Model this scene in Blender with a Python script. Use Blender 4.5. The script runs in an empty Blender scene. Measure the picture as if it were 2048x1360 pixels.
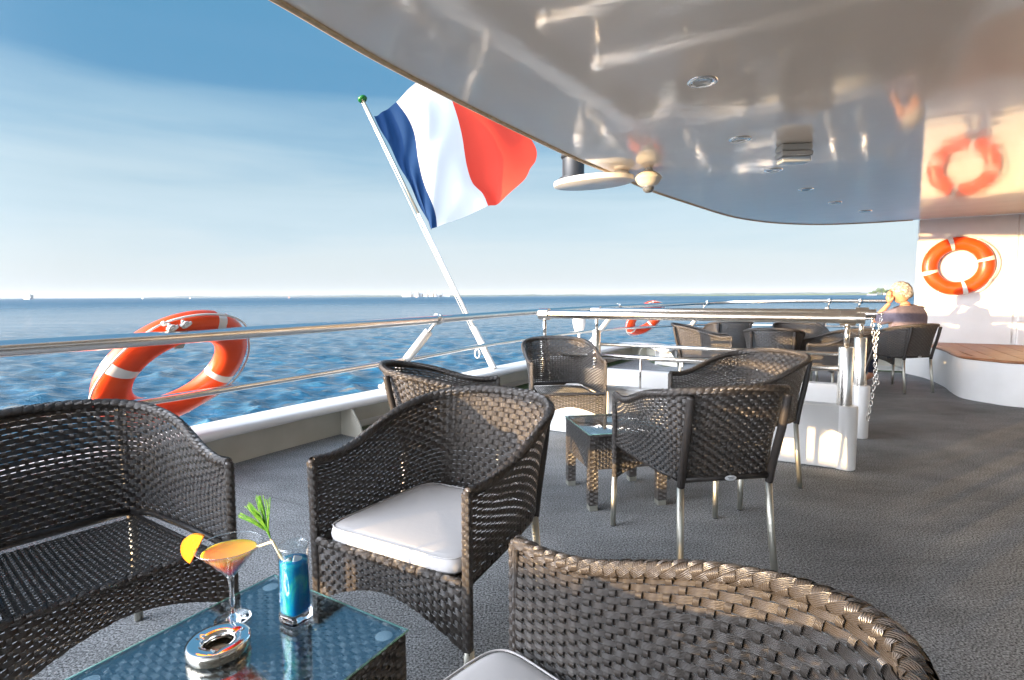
import bpy, bmesh, math, random
import numpy as np
from mathutils import Vector, Matrix
random.seed(7); rng = np.random.default_rng(7)
PI = math.pi
sc = bpy.context.scene
C = sc.collection

# ------------------------------------------------------------------ camera
F, H, YH, ROLL = 1075.0, 1.2, 591.0, 0.0055
TH = math.atan((680 - YH) / F)
cam_d = bpy.data.cameras.new('camera'); cam = bpy.data.objects.new('camera', cam_d); C.objects.link(cam)
sc.camera = cam
cam_d.sensor_width = 36; cam_d.lens = F / 2048 * 36; cam_d.clip_start = 0.05; cam_d.clip_end = 60000
fw = Vector((0, math.cos(TH), -math.sin(TH))); U0 = Vector((0, math.sin(TH), math.cos(TH))); X0 = Vector((1, 0, 0))
rt = X0 * math.cos(ROLL) - U0 * math.sin(ROLL); up = X0 * math.sin(ROLL) + U0 * math.cos(ROLL)
M = Matrix((rt, up, -fw)).transposed().to_4x4(); M.translation = Vector((0, 0, H)); cam.matrix_world = M

def ray(px, py):
    return (rt * (px - 1024) + up * (680 - py) + fw * F).normalized()
def at(px, py, z):
    d = ray(px, py); t = (z - H) / d.z
    return Vector((d.x * t, d.y * t, z))
def onplane(px, py, P, n):
    d = ray(px, py); o = Vector((0, 0, H)); t = (Vector(P) - o).dot(n) / d.dot(n)
    return o + d * t
def vplane(px, py, P, dirn):          # vertical plane through P containing horizontal direction dirn
    return onplane(px, py, P, Vector((-dirn[1], dirn[0], 0)))

# ------------------------------------------------------------------ light
SUN_EL = math.radians(2.0); SUN_AZ = (-0.86, -0.51)           # towards the sun
az = Vector((SUN_AZ[0], SUN_AZ[1], 0)).normalized()
sun_dir = Vector((az.x * math.cos(SUN_EL), az.y * math.cos(SUN_EL), math.sin(SUN_EL)))
sd = bpy.data.lights.new('sun', 'SUN'); sd.energy = 5.0; sd.angle = math.radians(0.5); sd.color = (1, 0.66, 0.31)
so = bpy.data.objects.new('sun', sd); C.objects.link(so)
so.rotation_euler = sun_dir.to_track_quat('Z', 'Y').to_euler(); so.location = (-20, -20, 20)

w = bpy.data.worlds.new('World'); sc.world = w; w.use_nodes = True
nt = w.node_tree; nt.nodes.clear(); N = nt.nodes.new; L = nt.links.new
out = N('ShaderNodeOutputWorld'); bg = N('ShaderNodeBackground'); L(bg.outputs[0], out.inputs[0])
sky = N('ShaderNodeTexSky'); sky.sky_type = 'NISHITA'; sky.sun_disc = False
sky.sun_elevation = SUN_EL; sky.sun_rotation = math.atan2(az.x, az.y)
sky.air_density = 1.0; sky.dust_density = 1.0; sky.ozone_density = 2.0
tc = N('ShaderNodeTexCoord'); sx = N('ShaderNodeSeparateXYZ'); L(tc.outputs['Generated'], sx.inputs[0])
ramp = N('ShaderNodeValToRGB'); cr = ramp.color_ramp
stops = [(0.0, (.335, .385, .42)), (.04, (.33, .385, .425)), (.10, (.285, .36, .415)), (.15, (.255, .335, .39)), (.21, (.17, .27, .35)),
         (.32, (.062, .165, .275)), (.46, (.050, .155, .262)), (.7, (.075, .19, .335)), (1.0, (.075, .18, .31))]
cr.elements[0].position = 0; cr.elements[0].color = (*stops[0][1], 1)
cr.elements[1].position = 1; cr.elements[1].color = (*stops[-1][1], 1)
for p, c in stops[1:-1]:
    e = cr.elements.new(p); e.color = (*c, 1)
# thin streaky high cloud bands
mp = N('ShaderNodeMapping'); mp.inputs['Scale'].default_value = (1.2, 1.2, 11); mp.inputs['Rotation'].default_value = (0.02, 0.05, 0)
L(tc.outputs['Generated'], mp.inputs[0])
nz = N('ShaderNodeTexNoise'); nz.inputs['Scale'].default_value = 1.6; nz.inputs['Detail'].default_value = 5; nz.inputs['Distortion'].default_value = .4
L(mp.outputs[0], nz.inputs['Vector'])
mr = N('ShaderNodeMapRange'); mr.inputs[1].default_value = .38; mr.inputs[2].default_value = .72; mr.inputs[3].default_value = -.0; mr.inputs[4].default_value = -.065
L(nz.outputs['Fac'], mr.inputs[0])
ad = N('ShaderNodeMath'); ad.operation = 'ADD'; L(sx.outputs['Z'], ad.inputs[0]); L(mr.outputs[0], ad.inputs[1])
L(ad.outputs[0], ramp.inputs[0])
addn = N('ShaderNodeMix'); addn.data_type = 'RGBA'; addn.blend_type = 'ADD'; addn.inputs[0].default_value = 1.0
sk = N('ShaderNodeVectorMath'); sk.operation = 'SCALE'; sk.inputs['Scale'].default_value = 0.025
L(sky.outputs[0], sk.inputs[0]); L(ramp.outputs[0], addn.inputs[6]); L(sk.outputs[0], addn.inputs[7])
# broad fill glow added on the sun's side of the sky (behind the camera)
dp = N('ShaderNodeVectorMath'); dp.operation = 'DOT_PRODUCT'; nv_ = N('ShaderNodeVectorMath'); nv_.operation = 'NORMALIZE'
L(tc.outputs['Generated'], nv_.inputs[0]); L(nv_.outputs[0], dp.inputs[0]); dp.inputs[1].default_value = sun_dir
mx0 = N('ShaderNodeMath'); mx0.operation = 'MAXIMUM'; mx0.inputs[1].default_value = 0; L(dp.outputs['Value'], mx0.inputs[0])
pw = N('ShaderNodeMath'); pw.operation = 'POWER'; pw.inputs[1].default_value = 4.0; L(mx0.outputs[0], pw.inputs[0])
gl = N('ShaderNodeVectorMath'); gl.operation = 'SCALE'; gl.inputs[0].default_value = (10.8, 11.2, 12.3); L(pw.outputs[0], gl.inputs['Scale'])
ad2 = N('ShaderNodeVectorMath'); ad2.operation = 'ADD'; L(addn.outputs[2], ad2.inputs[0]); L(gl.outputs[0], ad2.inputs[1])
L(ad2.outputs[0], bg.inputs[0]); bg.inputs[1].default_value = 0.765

vs = sc.view_settings; vs.view_transform = 'Standard'; vs.look = 'None'; vs.exposure = 1.4; vs.gamma = 1.0
sc.render.resolution_x = 1024; sc.render.resolution_y = 680
sc.cycles.max_bounces = 10; sc.cycles.transmission_bounces = 8; sc.cycles.transparent_max_bounces = 12

# ------------------------------------------------------------------ materials
def mat(name, col, rough=.5, metal=0.0, spec=.5, bump=None, nscale=0, ncol=None, coat=0, trans=0, ior=1.45, obj=True):
    m = bpy.data.materials.new(name); m.use_nodes = True
    t = m.node_tree; b = t.nodes['Principled BSDF']
    b.inputs['Base Color'].default_value = (*col, 1); b.inputs['Roughness'].default_value = rough
    b.inputs['Metallic'].default_value = metal; b.inputs['Specular IOR Level'].default_value = spec
    b.inputs['Coat Weight'].default_value = coat; b.inputs['Coat Roughness'].default_value = .04
    b.inputs['Transmission Weight'].default_value = trans; b.inputs['IOR'].default_value = ior
    if ncol or bump:
        c = t.nodes.new('ShaderNodeTexCoord'); n = t.nodes.new('ShaderNodeTexNoise')
        n.inputs['Scale'].default_value = nscale or 20; n.inputs['Detail'].default_value = 6
        t.links.new(c.outputs['Object'], n.inputs['Vector'])
        if ncol:
            mx = t.nodes.new('ShaderNodeMix'); mx.data_type = 'RGBA'
            mx.inputs[6].default_value = (*col, 1); mx.inputs[7].default_value = (*ncol, 1)
            r = t.nodes.new('ShaderNodeMapRange'); r.inputs[1].default_value = .38; r.inputs[2].default_value = .62
            t.links.new(n.outputs['Fac'], r.inputs[0]); t.links.new(r.outputs[0], mx.inputs[0])
            t.links.new(mx.outputs[2], b.inputs['Base Color'])
        if bump:
            bp = t.nodes.new('ShaderNodeBump'); bp.inputs['Strength'].default_value = 1; bp.inputs['Distance'].default_value = bump
            t.links.new(n.outputs['Fac'], bp.inputs['Height']); t.links.new(bp.outputs[0], b.inputs['Normal'])
    return m

def arch_glass(name, tint, ior=1.5, rough=.0):
    m = bpy.data.materials.new(name); m.use_nodes = True; t = m.node_tree; t.nodes.clear(); n = t.nodes.new; l = t.links.new
    o = n('ShaderNodeOutputMaterial'); mx = n('ShaderNodeMixShader'); lw = n('ShaderNodeLayerWeight'); lw.inputs[0].default_value = .5; pw_ = n('ShaderNodeMath'); pw_.operation = 'POWER'; pw_.inputs[1].default_value = 5; l(lw.outputs['Facing'], pw_.inputs[0])
    f0 = ((ior - 1) / (ior + 1)) ** 2; fr = n('ShaderNodeMath'); fr.operation = 'MULTIPLY_ADD'; fr.inputs[1].default_value = 1 - f0; fr.inputs[2].default_value = f0; l(pw_.outputs[0], fr.inputs[0])
    tr = n('ShaderNodeBsdfTransparent'); tr.inputs[0].default_value = (*tint, 1); g = n('ShaderNodeBsdfGlossy'); g.inputs['Roughness'].default_value = rough
    l(fr.outputs[0], mx.inputs[0]); l(tr.outputs[0], mx.inputs[1]); l(g.outputs[0], mx.inputs[2]); l(mx.outputs[0], o.inputs[0]); return m

def wicker_mat(name, c1, c2):
    m = bpy.data.materials.new(name); m.use_nodes = True
    t = m.node_tree; b = t.nodes['Principled BSDF']; n = t.nodes.new; l = t.links.new
    uv = n('ShaderNodeUVMap'); uv.uv_map = 'UVMap'; s = n('ShaderNodeSeparateXYZ'); l(uv.outputs[0], s.inputs[0])
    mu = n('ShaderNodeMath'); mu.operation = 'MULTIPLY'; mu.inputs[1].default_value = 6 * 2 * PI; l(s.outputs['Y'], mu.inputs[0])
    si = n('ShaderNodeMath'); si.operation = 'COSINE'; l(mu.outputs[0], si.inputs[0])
    bp = n('ShaderNodeBump'); bp.inputs['Strength'].default_value = .8; bp.inputs['Distance'].default_value = .0007
    l(si.outputs[0], bp.inputs['Height']); l(bp.outputs[0], b.inputs['Normal'])
    tcn = n('ShaderNodeTexCoord'); nz = n('ShaderNodeTexNoise'); nz.inputs['Scale'].default_value = 35; nz.inputs['Detail'].default_value = 3
    l(tcn.outputs['Object'], nz.inputs['Vector'])
    w_ = n('ShaderNodeTexWhiteNoise'); w_.noise_dimensions = '1D'; l(s.outputs['X'], w_.inputs['W'])
    mx = n('ShaderNodeMix'); mx.data_type = 'RGBA'; mx.inputs[6].default_value = (*c1, 1); mx.inputs[7].default_value = (*c2, 1)
    l(nz.outputs['Fac'], mx.inputs[0])
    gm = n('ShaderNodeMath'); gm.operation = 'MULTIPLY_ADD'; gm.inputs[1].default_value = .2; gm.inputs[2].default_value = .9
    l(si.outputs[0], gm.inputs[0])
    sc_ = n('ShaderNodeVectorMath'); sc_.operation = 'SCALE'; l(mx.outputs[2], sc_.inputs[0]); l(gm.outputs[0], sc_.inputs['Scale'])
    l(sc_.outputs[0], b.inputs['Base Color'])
    b.inputs['Roughness'].default_value = .30; b.inputs['Specular IOR Level'].default_value = .9
    return m

MW = wicker_mat('wicker', (.044, .038, .034), (.082, .068, .056))
MWD = mat('wicker_wrap', (.036, .031, .028), .4, bump=.0006, nscale=120)
MALU = mat('brushed_aluminium', (.58, .57, .50), .46, metal=1.0)
MSTEEL = mat('polished_steel', (.80, .77, .72), .24, metal=1.0)
MCHROME = mat('chrome', (.85, .84, .82), .06, metal=1.0)
MWHITE = mat('white_paint', (.71, .705, .69), .3, spec=.5, ncol=(.67, .66, .64), nscale=3, bump=.0006)
MCREAM = mat('cream_paint', (.50, .48, .41), .4, ncol=(.45, .43, .36), nscale=4, bump=.0005)
MGREEN = mat('green_deck_paint', (.03, .07, .015), .5)
MCUSH = mat('cushion_fabric', (.56, .545, .54), .9, spec=.2, bump=.0004, nscale=60)
MORANGE = mat('orange_plastic', (.84, .08, .012), .3, spec=.5, ncol=(.78, .06, .010), nscale=6)
MBAND = mat('reflective_tape', (.75, .73, .7), .3, bump=.0003, nscale=90)
MROPE = mat('white_rope', (.75, .72, .68), .8, bump=.002, nscale=160)
MBLACK = mat('black_plastic', (.02, .022, .025), .35)
MDARK = mat('dark_green_lens', (.01, .12, .02), .15)

# ------------------------------------------------------------------ mesh helpers
class MB:
    def __init__(s, keep=False): s.keep = keep; s.v = []; s.f = []; s.uv = []; s.n = 0
    def add(s, v, f, uv=None):
        v = [tuple(map(float, p)) for p in v]
        s.v += v; s.f += [tuple(i + s.n for i in q) for q in f]
        s.uv += uv if uv is not None else [(0.0, 0.0)] * len(v)
        s.n += len(v); return s
    def grid(s, P, closed_u=False, closed_v=False, uv=None):
        P = np.asarray(P, float); a, b = P.shape[:2]
        i = np.arange(a if closed_u else a - 1); j = np.arange(b if closed_v else b - 1)
        I, J = np.meshgrid(i, j, indexing='ij'); I2 = (I + 1) % a; J2 = (J + 1) % b
        q = np.stack([I * b + J, I2 * b + J, I2 * b + J2, I * b + J2], -1).reshape(-1, 4)
        u = None
        if uv is not None: u = [tuple(x) for x in np.asarray(uv, float).reshape(-1, 2)]
        return s.add(P.reshape(-1, 3).tolist(), q.tolist(), u)
    def box(s, c, size, rot=None):
        c = Vector(c); hx, hy, hz = [k / 2 for k in size]
        v = [Vector((x, y, z)) for x in (-hx, hx) for y in (-hy, hy) for z in (-hz, hz)]
        if rot is not None: v = [rot @ p for p in v]
        return s.add([p + c for p in v], [(0, 1, 3, 2), (4, 6, 7, 5), (0, 4, 5, 1), (2, 3, 7, 6), (0, 2, 6, 4), (1, 5, 7, 3)])
    def tube(s, pts, r, n=12, caps=True, closed=False):
        pts = [Vector(p) for p in pts]; k = len(pts); rr = r if hasattr(r, '__len__') else [r] * k
        rings = []; prev = None
        for i, p in enumerate(pts):
            if closed: t = pts[(i + 1) % k] - pts[i - 1]
            else: t = pts[min(i + 1, k - 1)] - pts[max(i - 1, 0)]
            if t.length < 1e-9: t = Vector((0, 0, 1))
            t.normalize()
            if prev is None: a = t.orthogonal().normalized()
            else: a = (prev - t * prev.dot(t)); a = a.normalized() if a.length > 1e-6 else t.orthogonal().normalized()
            prev = a; b = t.cross(a)
            rings.append([p + (a * math.cos(q) + b * math.sin(q)) * rr[i] for q in [2 * PI * j / n for j in range(n)]])
        base = s.n; s.grid([[tuple(x) for x in r_] for r_ in rings], closed_u=closed, closed_v=True)
        if caps and not closed:
            s.f.append(tuple(base + j for j in range(n))[::-1]); s.f.append(tuple(base + (k - 1) * n + j for j in range(n)))
        return s
    def lathe(s, prof, c=(0, 0, 0), n=32, sx=1, sy=1, rot=None):
        c = Vector(c); R = []
        for r, z in prof:
            row = []
            for j in range(n):
                p = Vector((max(r, 2e-4) * sx * math.cos(2 * PI * j / n), max(r, 2e-4) * sy * math.sin(2 * PI * j / n), z))
                if rot is not None: p = rot @ p
                row.append(tuple(p + c))
            R.append(row)
        return s.grid(R, closed_v=True)
    def prism(s, poly, z0, z1):
        k = len(poly); v = [(p[0], p[1], z0) for p in poly] + [(p[0], p[1], z1) for p in poly]
        f = [tuple(range(k))[::-1], tuple(range(k, 2 * k))] + [(i, (i + 1) % k, k + (i + 1) % k, k + i) for i in range(k)]
        return s.add(v, f)
    def build(s, name, m, parent=None, smooth=True, bevel=0, sub=0, angle=None):
        me = bpy.data.meshes.new(name); me.from_pydata(s.v, [], s.f)
        uvl = me.uv_layers.new(name='UVMap')
        li = np.zeros(len(me.loops), int); me.loops.foreach_get('vertex_index', li)
        uvl.data.foreach_set('uv', np.array(s.uv, float)[li].ravel())
        for mm in (m if isinstance(m, (list, tuple)) else [m]): me.materials.append(mm)
        if smooth: me.polygons.foreach_set('use_smooth', [True] * len(me.polygons))
        me.update()
        if len(me.polygons) < 15000 and not s.keep:
            bm = bmesh.new(); bm.from_mesh(me); bmesh.ops.recalc_face_normals(bm, faces=bm.faces); bm.to_mesh(me); bm.free()
        if angle is not None:
            try: me.set_sharp_from_angle(angle=math.radians(angle))
            except Exception: pass
        o = bpy.data.objects.new(name, me); C.objects.link(o)
        if parent: o.parent = parent
        if bevel:
            b = o.modifiers.new('bevel', 'BEVEL'); b.width = bevel; b.segments = 3; b.limit_method = 'ANGLE'; b.angle_limit = math.radians(35)
        if sub:
            b = o.modifiers.new('sub', 'SUBSURF'); b.levels = sub; b.render_levels = sub
        return o

def thing(name, label, cat, loc=(0, 0, 0), rz=0, group=None):
    o = bpy.data.objects.new(name, None); C.objects.link(o); o.location = loc; o.rotation_euler = (0, 0, rz)
    o.empty_display_size = .1
    return tag(o, label, cat, group)
def tag(o, label, cat, group=None):
    o['label'] = label; o['category'] = cat
    if group: o['group'] = group
    return o
def struct(o): o['kind'] = 'structure'; return o
def dup(root, loc, rz, label, group=None, skip=()):
    r = root.copy(); C.objects.link(r); r.location = loc; r.rotation_euler = (0, 0, rz); r['label'] = label
    if group: r['group'] = group
    for ch in list(root.children):
        if ch.name.split('.')[0] in skip: continue
        c = ch.copy(); C.objects.link(c); c.parent = r
        for g in list(ch.children):
            d = g.copy(); C.objects.link(d); d.parent = c
    return r

def catmull(P, n, closed=False):
    P = np.asarray(P, float); k = len(P); out = []
    seg = k if closed else k - 1
    t = np.linspace(0, seg, n, endpoint=not closed)
    for x in t:
        i = min(int(x), seg - 1); f = x - i
        g = (lambda j: P[j % k]) if closed else (lambda j: P[min(max(j, 0), k - 1)])
        a, b, c, d = g(i - 1), g(i), g(i + 1), g(i + 2)
        if not closed:
            if i == 0: a = 2 * b - c
            if i == seg - 1: d = 2 * c - b
        out.append(.5 * ((2 * b) + (c - a) * f + (2 * a - 5 * b + 4 * c - d) * f * f + (3 * b - a - 3 * c + d) * f ** 3))
    return np.array(out)
def resample(P, n):
    P = np.asarray(P, float); d = np.r_[0, np.cumsum(np.linalg.norm(np.diff(P, axis=0), axis=1))]
    t = np.linspace(0, d[-1], n)
    return np.stack([np.interp(t, d, P[:, i]) for i in range(P.shape[1])], -1)

def weave(mb, surf, nu, nv, wh=.9, ws=.55, ah=.0022, as_=.0014, su=4, sv=3, close_v=False, seed=0):
    """woven strands over surf(u,v)->Nx3 ; nu stakes along u, nv strands along v."""
    r_ = np.random.default_rng(seed)
    def pn(u, v):
        e = 1e-3; p = surf(u, v)
        u1, u0 = np.clip(u + e, 0, 1), np.clip(u - e, 0, 1)
        v1, v0 = (v + e, v - e) if close_v else (np.clip(v + e, 0, 1), np.clip(v - e, 0, 1))
        du = surf(u1, v) - surf(u0, v); dv = surf(u, v1) - surf(u, v0)
        n = np.cross(du, dv); n /= np.linalg.norm(n, axis=-1, keepdims=True) + 1e-12
        return p, n
    off = np.array([-1, 0, 1.0])
    for j in range(nv):
        u = np.linspace(0, 1, nu * su + 1); vc = (j + .5) / nv
        ofs = np.clip(1.35 * np.cos(PI * (u * nu - .5) + PI * j), -1, 1) * ah * (1 + .12 * r_.standard_normal())
        wj = wh * (1 + .04 * r_.standard_normal())
        Pt = []
        for o in off:
            v = np.full_like(u, vc + o * wj * .5 / nv)
            if not close_v: v = np.clip(v, 0, 1)
            p, n = pn(u, v); d = ofs + (0 if o == 0 else 0) - (abs(o)) * .0006 * np.sign(ofs)
            Pt.append(p + n * d[:, None])
        P = np.stack(Pt, 1); uv = np.zeros(P.shape[:2] + (2,)); uv[..., 0] = j; uv[..., 1] = np.array([0, .5, 1])[None]
        mb.grid(P, uv=uv)
    for i in range(nu):
        v = np.linspace(0, 1, nv * sv + 1); uc = (i + .5) / nu
        ofs = -np.clip(1.9 * np.cos(PI * (v * nv - .5)), -1, 1) * (1 if i % 2 == 0 else -1) * as_
        wi = ws * (1 + .05 * r_.standard_normal())
        Pt = []
        for o in off:
            u = np.clip(np.full_like(v, uc + o * wi * .5 / nu), 0, 1)
            p, n = pn(u, v); Pt.append(p + n * (ofs - abs(o) * .0004 * np.sign(ofs))[:, None])
        P = np.stack(Pt, 1); uv = np.zeros(P.shape[:2] + (2,)); uv[..., 0] = 100 + i; uv[..., 1] = np.array([0, .5, 1])[None]
        mb.grid(P, uv=uv)
    return mb
def tube_surf(curve, r, twist=0.0, sq=0.0, up=(0, 0, 1)):
    """surface fn around a dense polyline; r radius (or array)"""
    P = np.asarray(curve, float); n = len(P); T = np.gradient(P, axis=0); T /= np.linalg.norm(T, axis=1, keepdims=True)
    upv = np.array(up, float)
    A = np.cross(T, upv); A /= np.linalg.norm(A, axis=1, keepdims=True) + 1e-9; B = np.cross(A, T)
    x = np.linspace(0, 1, n); R = np.full(n, r) if np.isscalar(r) else np.asarray(r)
    def f(u, v):
        q = lambda K: np.stack([np.interp(u, x, K[:, i]) for i in range(3)], -1)
        a = 2 * PI * (v + twist * u); c, s = np.cos(a), np.sin(a)
        k = (1 - sq) + sq / np.maximum(np.abs(c), np.abs(s))
        rr = np.interp(u, x, R) * k
        return q(P) + q(A) * (c * rr)[..., None] + q(B) * (s * rr)[..., None]
    return f
def bilinear(a, b, c, d):      # a->b along u at v=0 ; d->c along u at v=1
    a, b, c, d = [np.array(k, float) for k in (a, b, c, d)]
    return lambda u, v: ((a * (1 - u)[..., None] + b * u[..., None]) * (1 - v)[..., None] + (d * (1 - u)[..., None] + c * u[..., None]) * v[..., None])
# ------------------------------------------------------------------ armchair (front = +y)
def armchair():
    t = thing('wicker_armchair', '', 'armchair')
    half_rim = [(.285, .285, .697), (.287, .20, .690), (.292, .10, .702), (.297, 0, .732), (.298, -.1, .764), (.287, -.2, .788), (.255, -.295, .806),
                (.19, -.36, .820), (.10, -.392, .828)]
    rim = [(-x, y, z) for x, y, z in half_rim] + [(0, -.40, .831)] + half_rim[::-1]
    half_b = [(.277, .285, .44), (.275, .20, .44), (.270, .10, .44), (.262, 0, .44), (.250, -.1, .44), (.236, -.185, .44), (.215, -.25, .44),
              (.165, -.282, .44), (.085, -.288, .44)]
    base = [(-x, y, z) for x, y, z in half_b] + [(0, -.289, .44)] + half_b[::-1]
    R = catmull(rim, 241); B = catmull(base, 241)
    d = np.r_[0, np.cumsum(np.linalg.norm(np.diff(R, axis=0), axis=1))]; d /= d[-1]; g = np.linspace(0, 1, 241)
    R = np.stack([np.interp(g, d, R[:, i]) for i in range(3)], -1); B = np.stack([np.interp(g, d, B[:, i]) for i in range(3)], -1)
    RT = R - np.array([0, 0, .012])
    def shell(u, v):
        a = np.stack([np.interp(u, g, B[:, i]) for i in range(3)], -1); b = np.stack([np.interp(u, g, RT[:, i]) for i in range(3)], -1)
        p = a * (1 - v)[..., None] + b * v[..., None]
        bul = .012 * np.sin(PI * v)
        n = a * np.array([1, 1, 0.]) ; n /= np.linalg.norm(n, axis=-1, keepdims=True) + 1e-9
        return p - n * bul[..., None]
    mb = MB(); weave(mb, shell, 66, 22, wh=.92, ws=.46, ah=.0030, as_=.0034, su=4, sv=4, seed=1); mb.build('backrest', MW, t)
    # rolled rim
    Rr = resample(R, 200); mb = MB(); rad = .0148 - .0022 * np.exp(-np.minimum(np.arange(200), 199 - np.arange(200)) / 7.)
    weave(mb, tube_surf(Rr, rad, twist=9), 66, 6, wh=1.02, ws=.74, ah=.0020, as_=.0018, su=4, sv=2, close_v=True, seed=2)
    mb.tube(Rr[::3], list(rad[::3] - .002), 8)
    rim_o = mb.build('rim', MW, t)
    # front posts, wrapped
    for s in (-1, 1):
        P = np.linspace((s * .281, .284, .255), (s * .285, .286, .694), 40); mb = MB()
        weave(mb, tube_surf(P, .0120, sq=.5, up=(0, 1, 0)), 36, 4, wh=.95, ws=.8, ah=.0012, as_=.0018, su=2, sv=3, close_v=True, seed=3)
        mb.tube([(s * .281, .284, .255), (s * .285, .286, .698)], .0115, 8)
        mb.build('front_post', MW, t)
    # apron below the seat front with its arched lower edge
    def apron(u, v):
        x = (-.268 + .536 * u); lo = .255 + .092 * np.clip(1 - np.abs(x / .268) ** 1.7, 0, 1); hi = np.full_like(u, .445)
        return np.stack([x, np.full_like(u, .288), lo * (1 - v) + hi * v], -1)
    mb = MB(); weave(mb, apron, 23, 10, wh=.90, ws=.46, ah=.0030, as_=.0034, su=4, sv=4, seed=4)
    mb.tube([(-.268, .288, .445), (.268, .288, .445)], .009, 8)
    weave(mb, tube_surf(np.linspace((-.268, .288, .447), (.268, .288, .447), 10), .0115, twist=3), 26, 4, wh=1, ws=.6, ah=.0016, as_=.0014, close_v=True, seed=5)
    mb.build('apron', MW, t)
    # seat, narrower than the shell at the back
    mb = MB(); sq = bilinear((-.243, -.262, .425), (.243, -.262, .425), (.255, .283, .44), (-.255, .283, .44))
    def seat(u, v):
        w_ = .205 + (.232 - .205) * np.clip(v, 0, 1); x = (2 * u - 1) * w_
        return np.stack([x, -.235 + .52 * v, .428 + .012 * v - .012 * np.sin(PI * u) * np.sin(PI * v)], -1)
    weave(mb, seat, 26, 52, wh=.86, ws=.6, ah=.0016, as_=.001, su=3, sv=2, seed=6); mb.build('seat', MW, t)
    # wrapped frame bars
    mb = MB(); mb.tube([(-.2, -.285, .437), (.2, -.285, .437)], .0145, 12)
    for s in (-1, 1):
        mb.tube([(s * .2, -.27, .437), (s * .235, -.17, .437), (s * .255, .02, .437), (s * .272, .28, .437)], .0105, 10)
        mb.tube([(s * .2, -.25, .425), (s * .226, .28, .432)], .008, 8)
    mb.build('seat_frame', MWD, t)
    for s in (-1, 1):
        mb = MB(); pts = [(s * .2, -.282, .405), (s * .202, -.302, .50), (s * .207, -.345, .66), (s * .211, -.372, .80)]
        P = catmull(pts, 60); mb.tube([tuple(p) for p in P], [.0165 + .0006 * (i % 2) for i in range(60)], 12); mb.build('back_post', MWD, t)
        mb = MB(); mb.tube([(s * .2, -.278, .41), (s * .206, -.298, .2), (s * .213, -.325, .004)], .0145, 14); lg = mb.build('leg', MALU, t)
        mb = MB(); mb.tube([(s * .213, -.325, 0.0), (s * .213, -.325, .006)], .0135, 12); mb.build('foot', MBLACK, lg)
        mb = MB(); mb.tube([(s * .283, .283, .264), (s * .287, .287, .004)], .0145, 14); lg = mb.build('leg', MALU, t)
        mb = MB(); mb.tube([(s * .287, .287, 0.0), (s * .287, .287, .006)], .0135, 12); mb.build('foot', MBLACK, lg)
    mb = MB(); rot = Matrix.Rotation(PI / 2, 3, 'X')
    mb.lathe([(0, .0), (.9, .0), (1, -.001), (1, -.004), (0, -.004)], (.012, -.303, .437), 24, .026, .011, rot)
    lb = mb.build('label_plate', mat('label_white', (.7, .72, .75), .3), t)
    mb = MB()
    for zz, ww in ((.4405, .026), (.4345, .018)):
        k = 7
        for i in range(k): mb.box((.012 - ww / 2 + ww * i / (k - 1), -.3038, zz), (ww / k * .6, .001, .0028))
    mb.build('lettering', MBLACK, lb)
    return t

proto = armchair()
def yaw_of(fx, fy): return math.atan2(-fx, fy)       # rotation taking +y to (fx,fy)
GA = 'armchairs around the near glass table'; GB = 'armchairs around the second glass table'; GC = 'armchairs beyond the rail'
chairs = []
def place(c, f, label, group, first=False, skip=()):
    y = yaw_of(*f)
    if first:
        proto.location = (c[0], c[1], 0); proto.rotation_euler = (0, 0, y); proto['label'] = label; proto['group'] = group; o = proto
    else: o = dup(proto, (c[0], c[1], 0), y, label, group, skip)
    chairs.append(o); return o
def from_front(p, f, side):          # chair centre from a front corner point ; side=+1: own right corner
    f = Vector((f[0], f[1])).normalized(); r = Vector((f.y, -f.x))
    return (p[0] - f.x * .285 - r.x * side * .285, p[1] - f.y * .285 - r.y * side * .285)
# near group
pBr = at(925, 972, .71); pBl = at(630, 914, .71)
dB = (pBr - pBl).normalized(); fB = (dB.y, -dB.x); fB = (fB[0], fB[1]) if fB[1] < 0 else (-fB[0], -fB[1])
cB = ((pBr.x + pBl.x) / 2 - fB[0] * .285, (pBr.y + pBl.y) / 2 - fB[1] * .285)
place(cB, fB, 'white cushioned armchair behind the cocktail table, its back partly sunlit', GA, True)
fA = (.80, -.60); pA = at(457, 916, .71); cA = from_front(pA, fA, -1)
place(cA, fA, 'shaded armchair without cushion, its back to the railing and near life ring', GA)
fC = (-.74, .67); pC = at(1032, 1070, .71); cC = from_front(pC, fC, 1)
place(cC, fC, 'nearest armchair, cut by the photo bottom, sun band on its inner back', GA)
place((-4.2, -1.65), (.86, .5), 'added shade-casting armchair, outside the left edge of the photo', 'armchairs added outside the frame to cast shade')  # unseen chair, added to shade the lower back of the nearest armchair
place((-3.87, -2.2), (.86, .5), 'second added shade-casting armchair, outside the photo', 'armchairs added outside the frame to cast shade')  # second unseen chair, widens the shadow on the nearest armchair
# second group
place((.85, 2.48), (-.155, .988), 'armchair seen squarely from behind with a white oval label on its rear bar', GB)
fE = (-.90, -.44); place((1.40, 3.30), fE, 'armchair facing left between the second glass table and the white coaming', GB)
place((.40, 4.33), (.11, -.994), 'empty armchair facing the camera behind the second glass table', GB)
place((-.31, 2.95), (.97, .20), 'armchair facing right beside the bulwark, left of the second glass table', GB)
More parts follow.
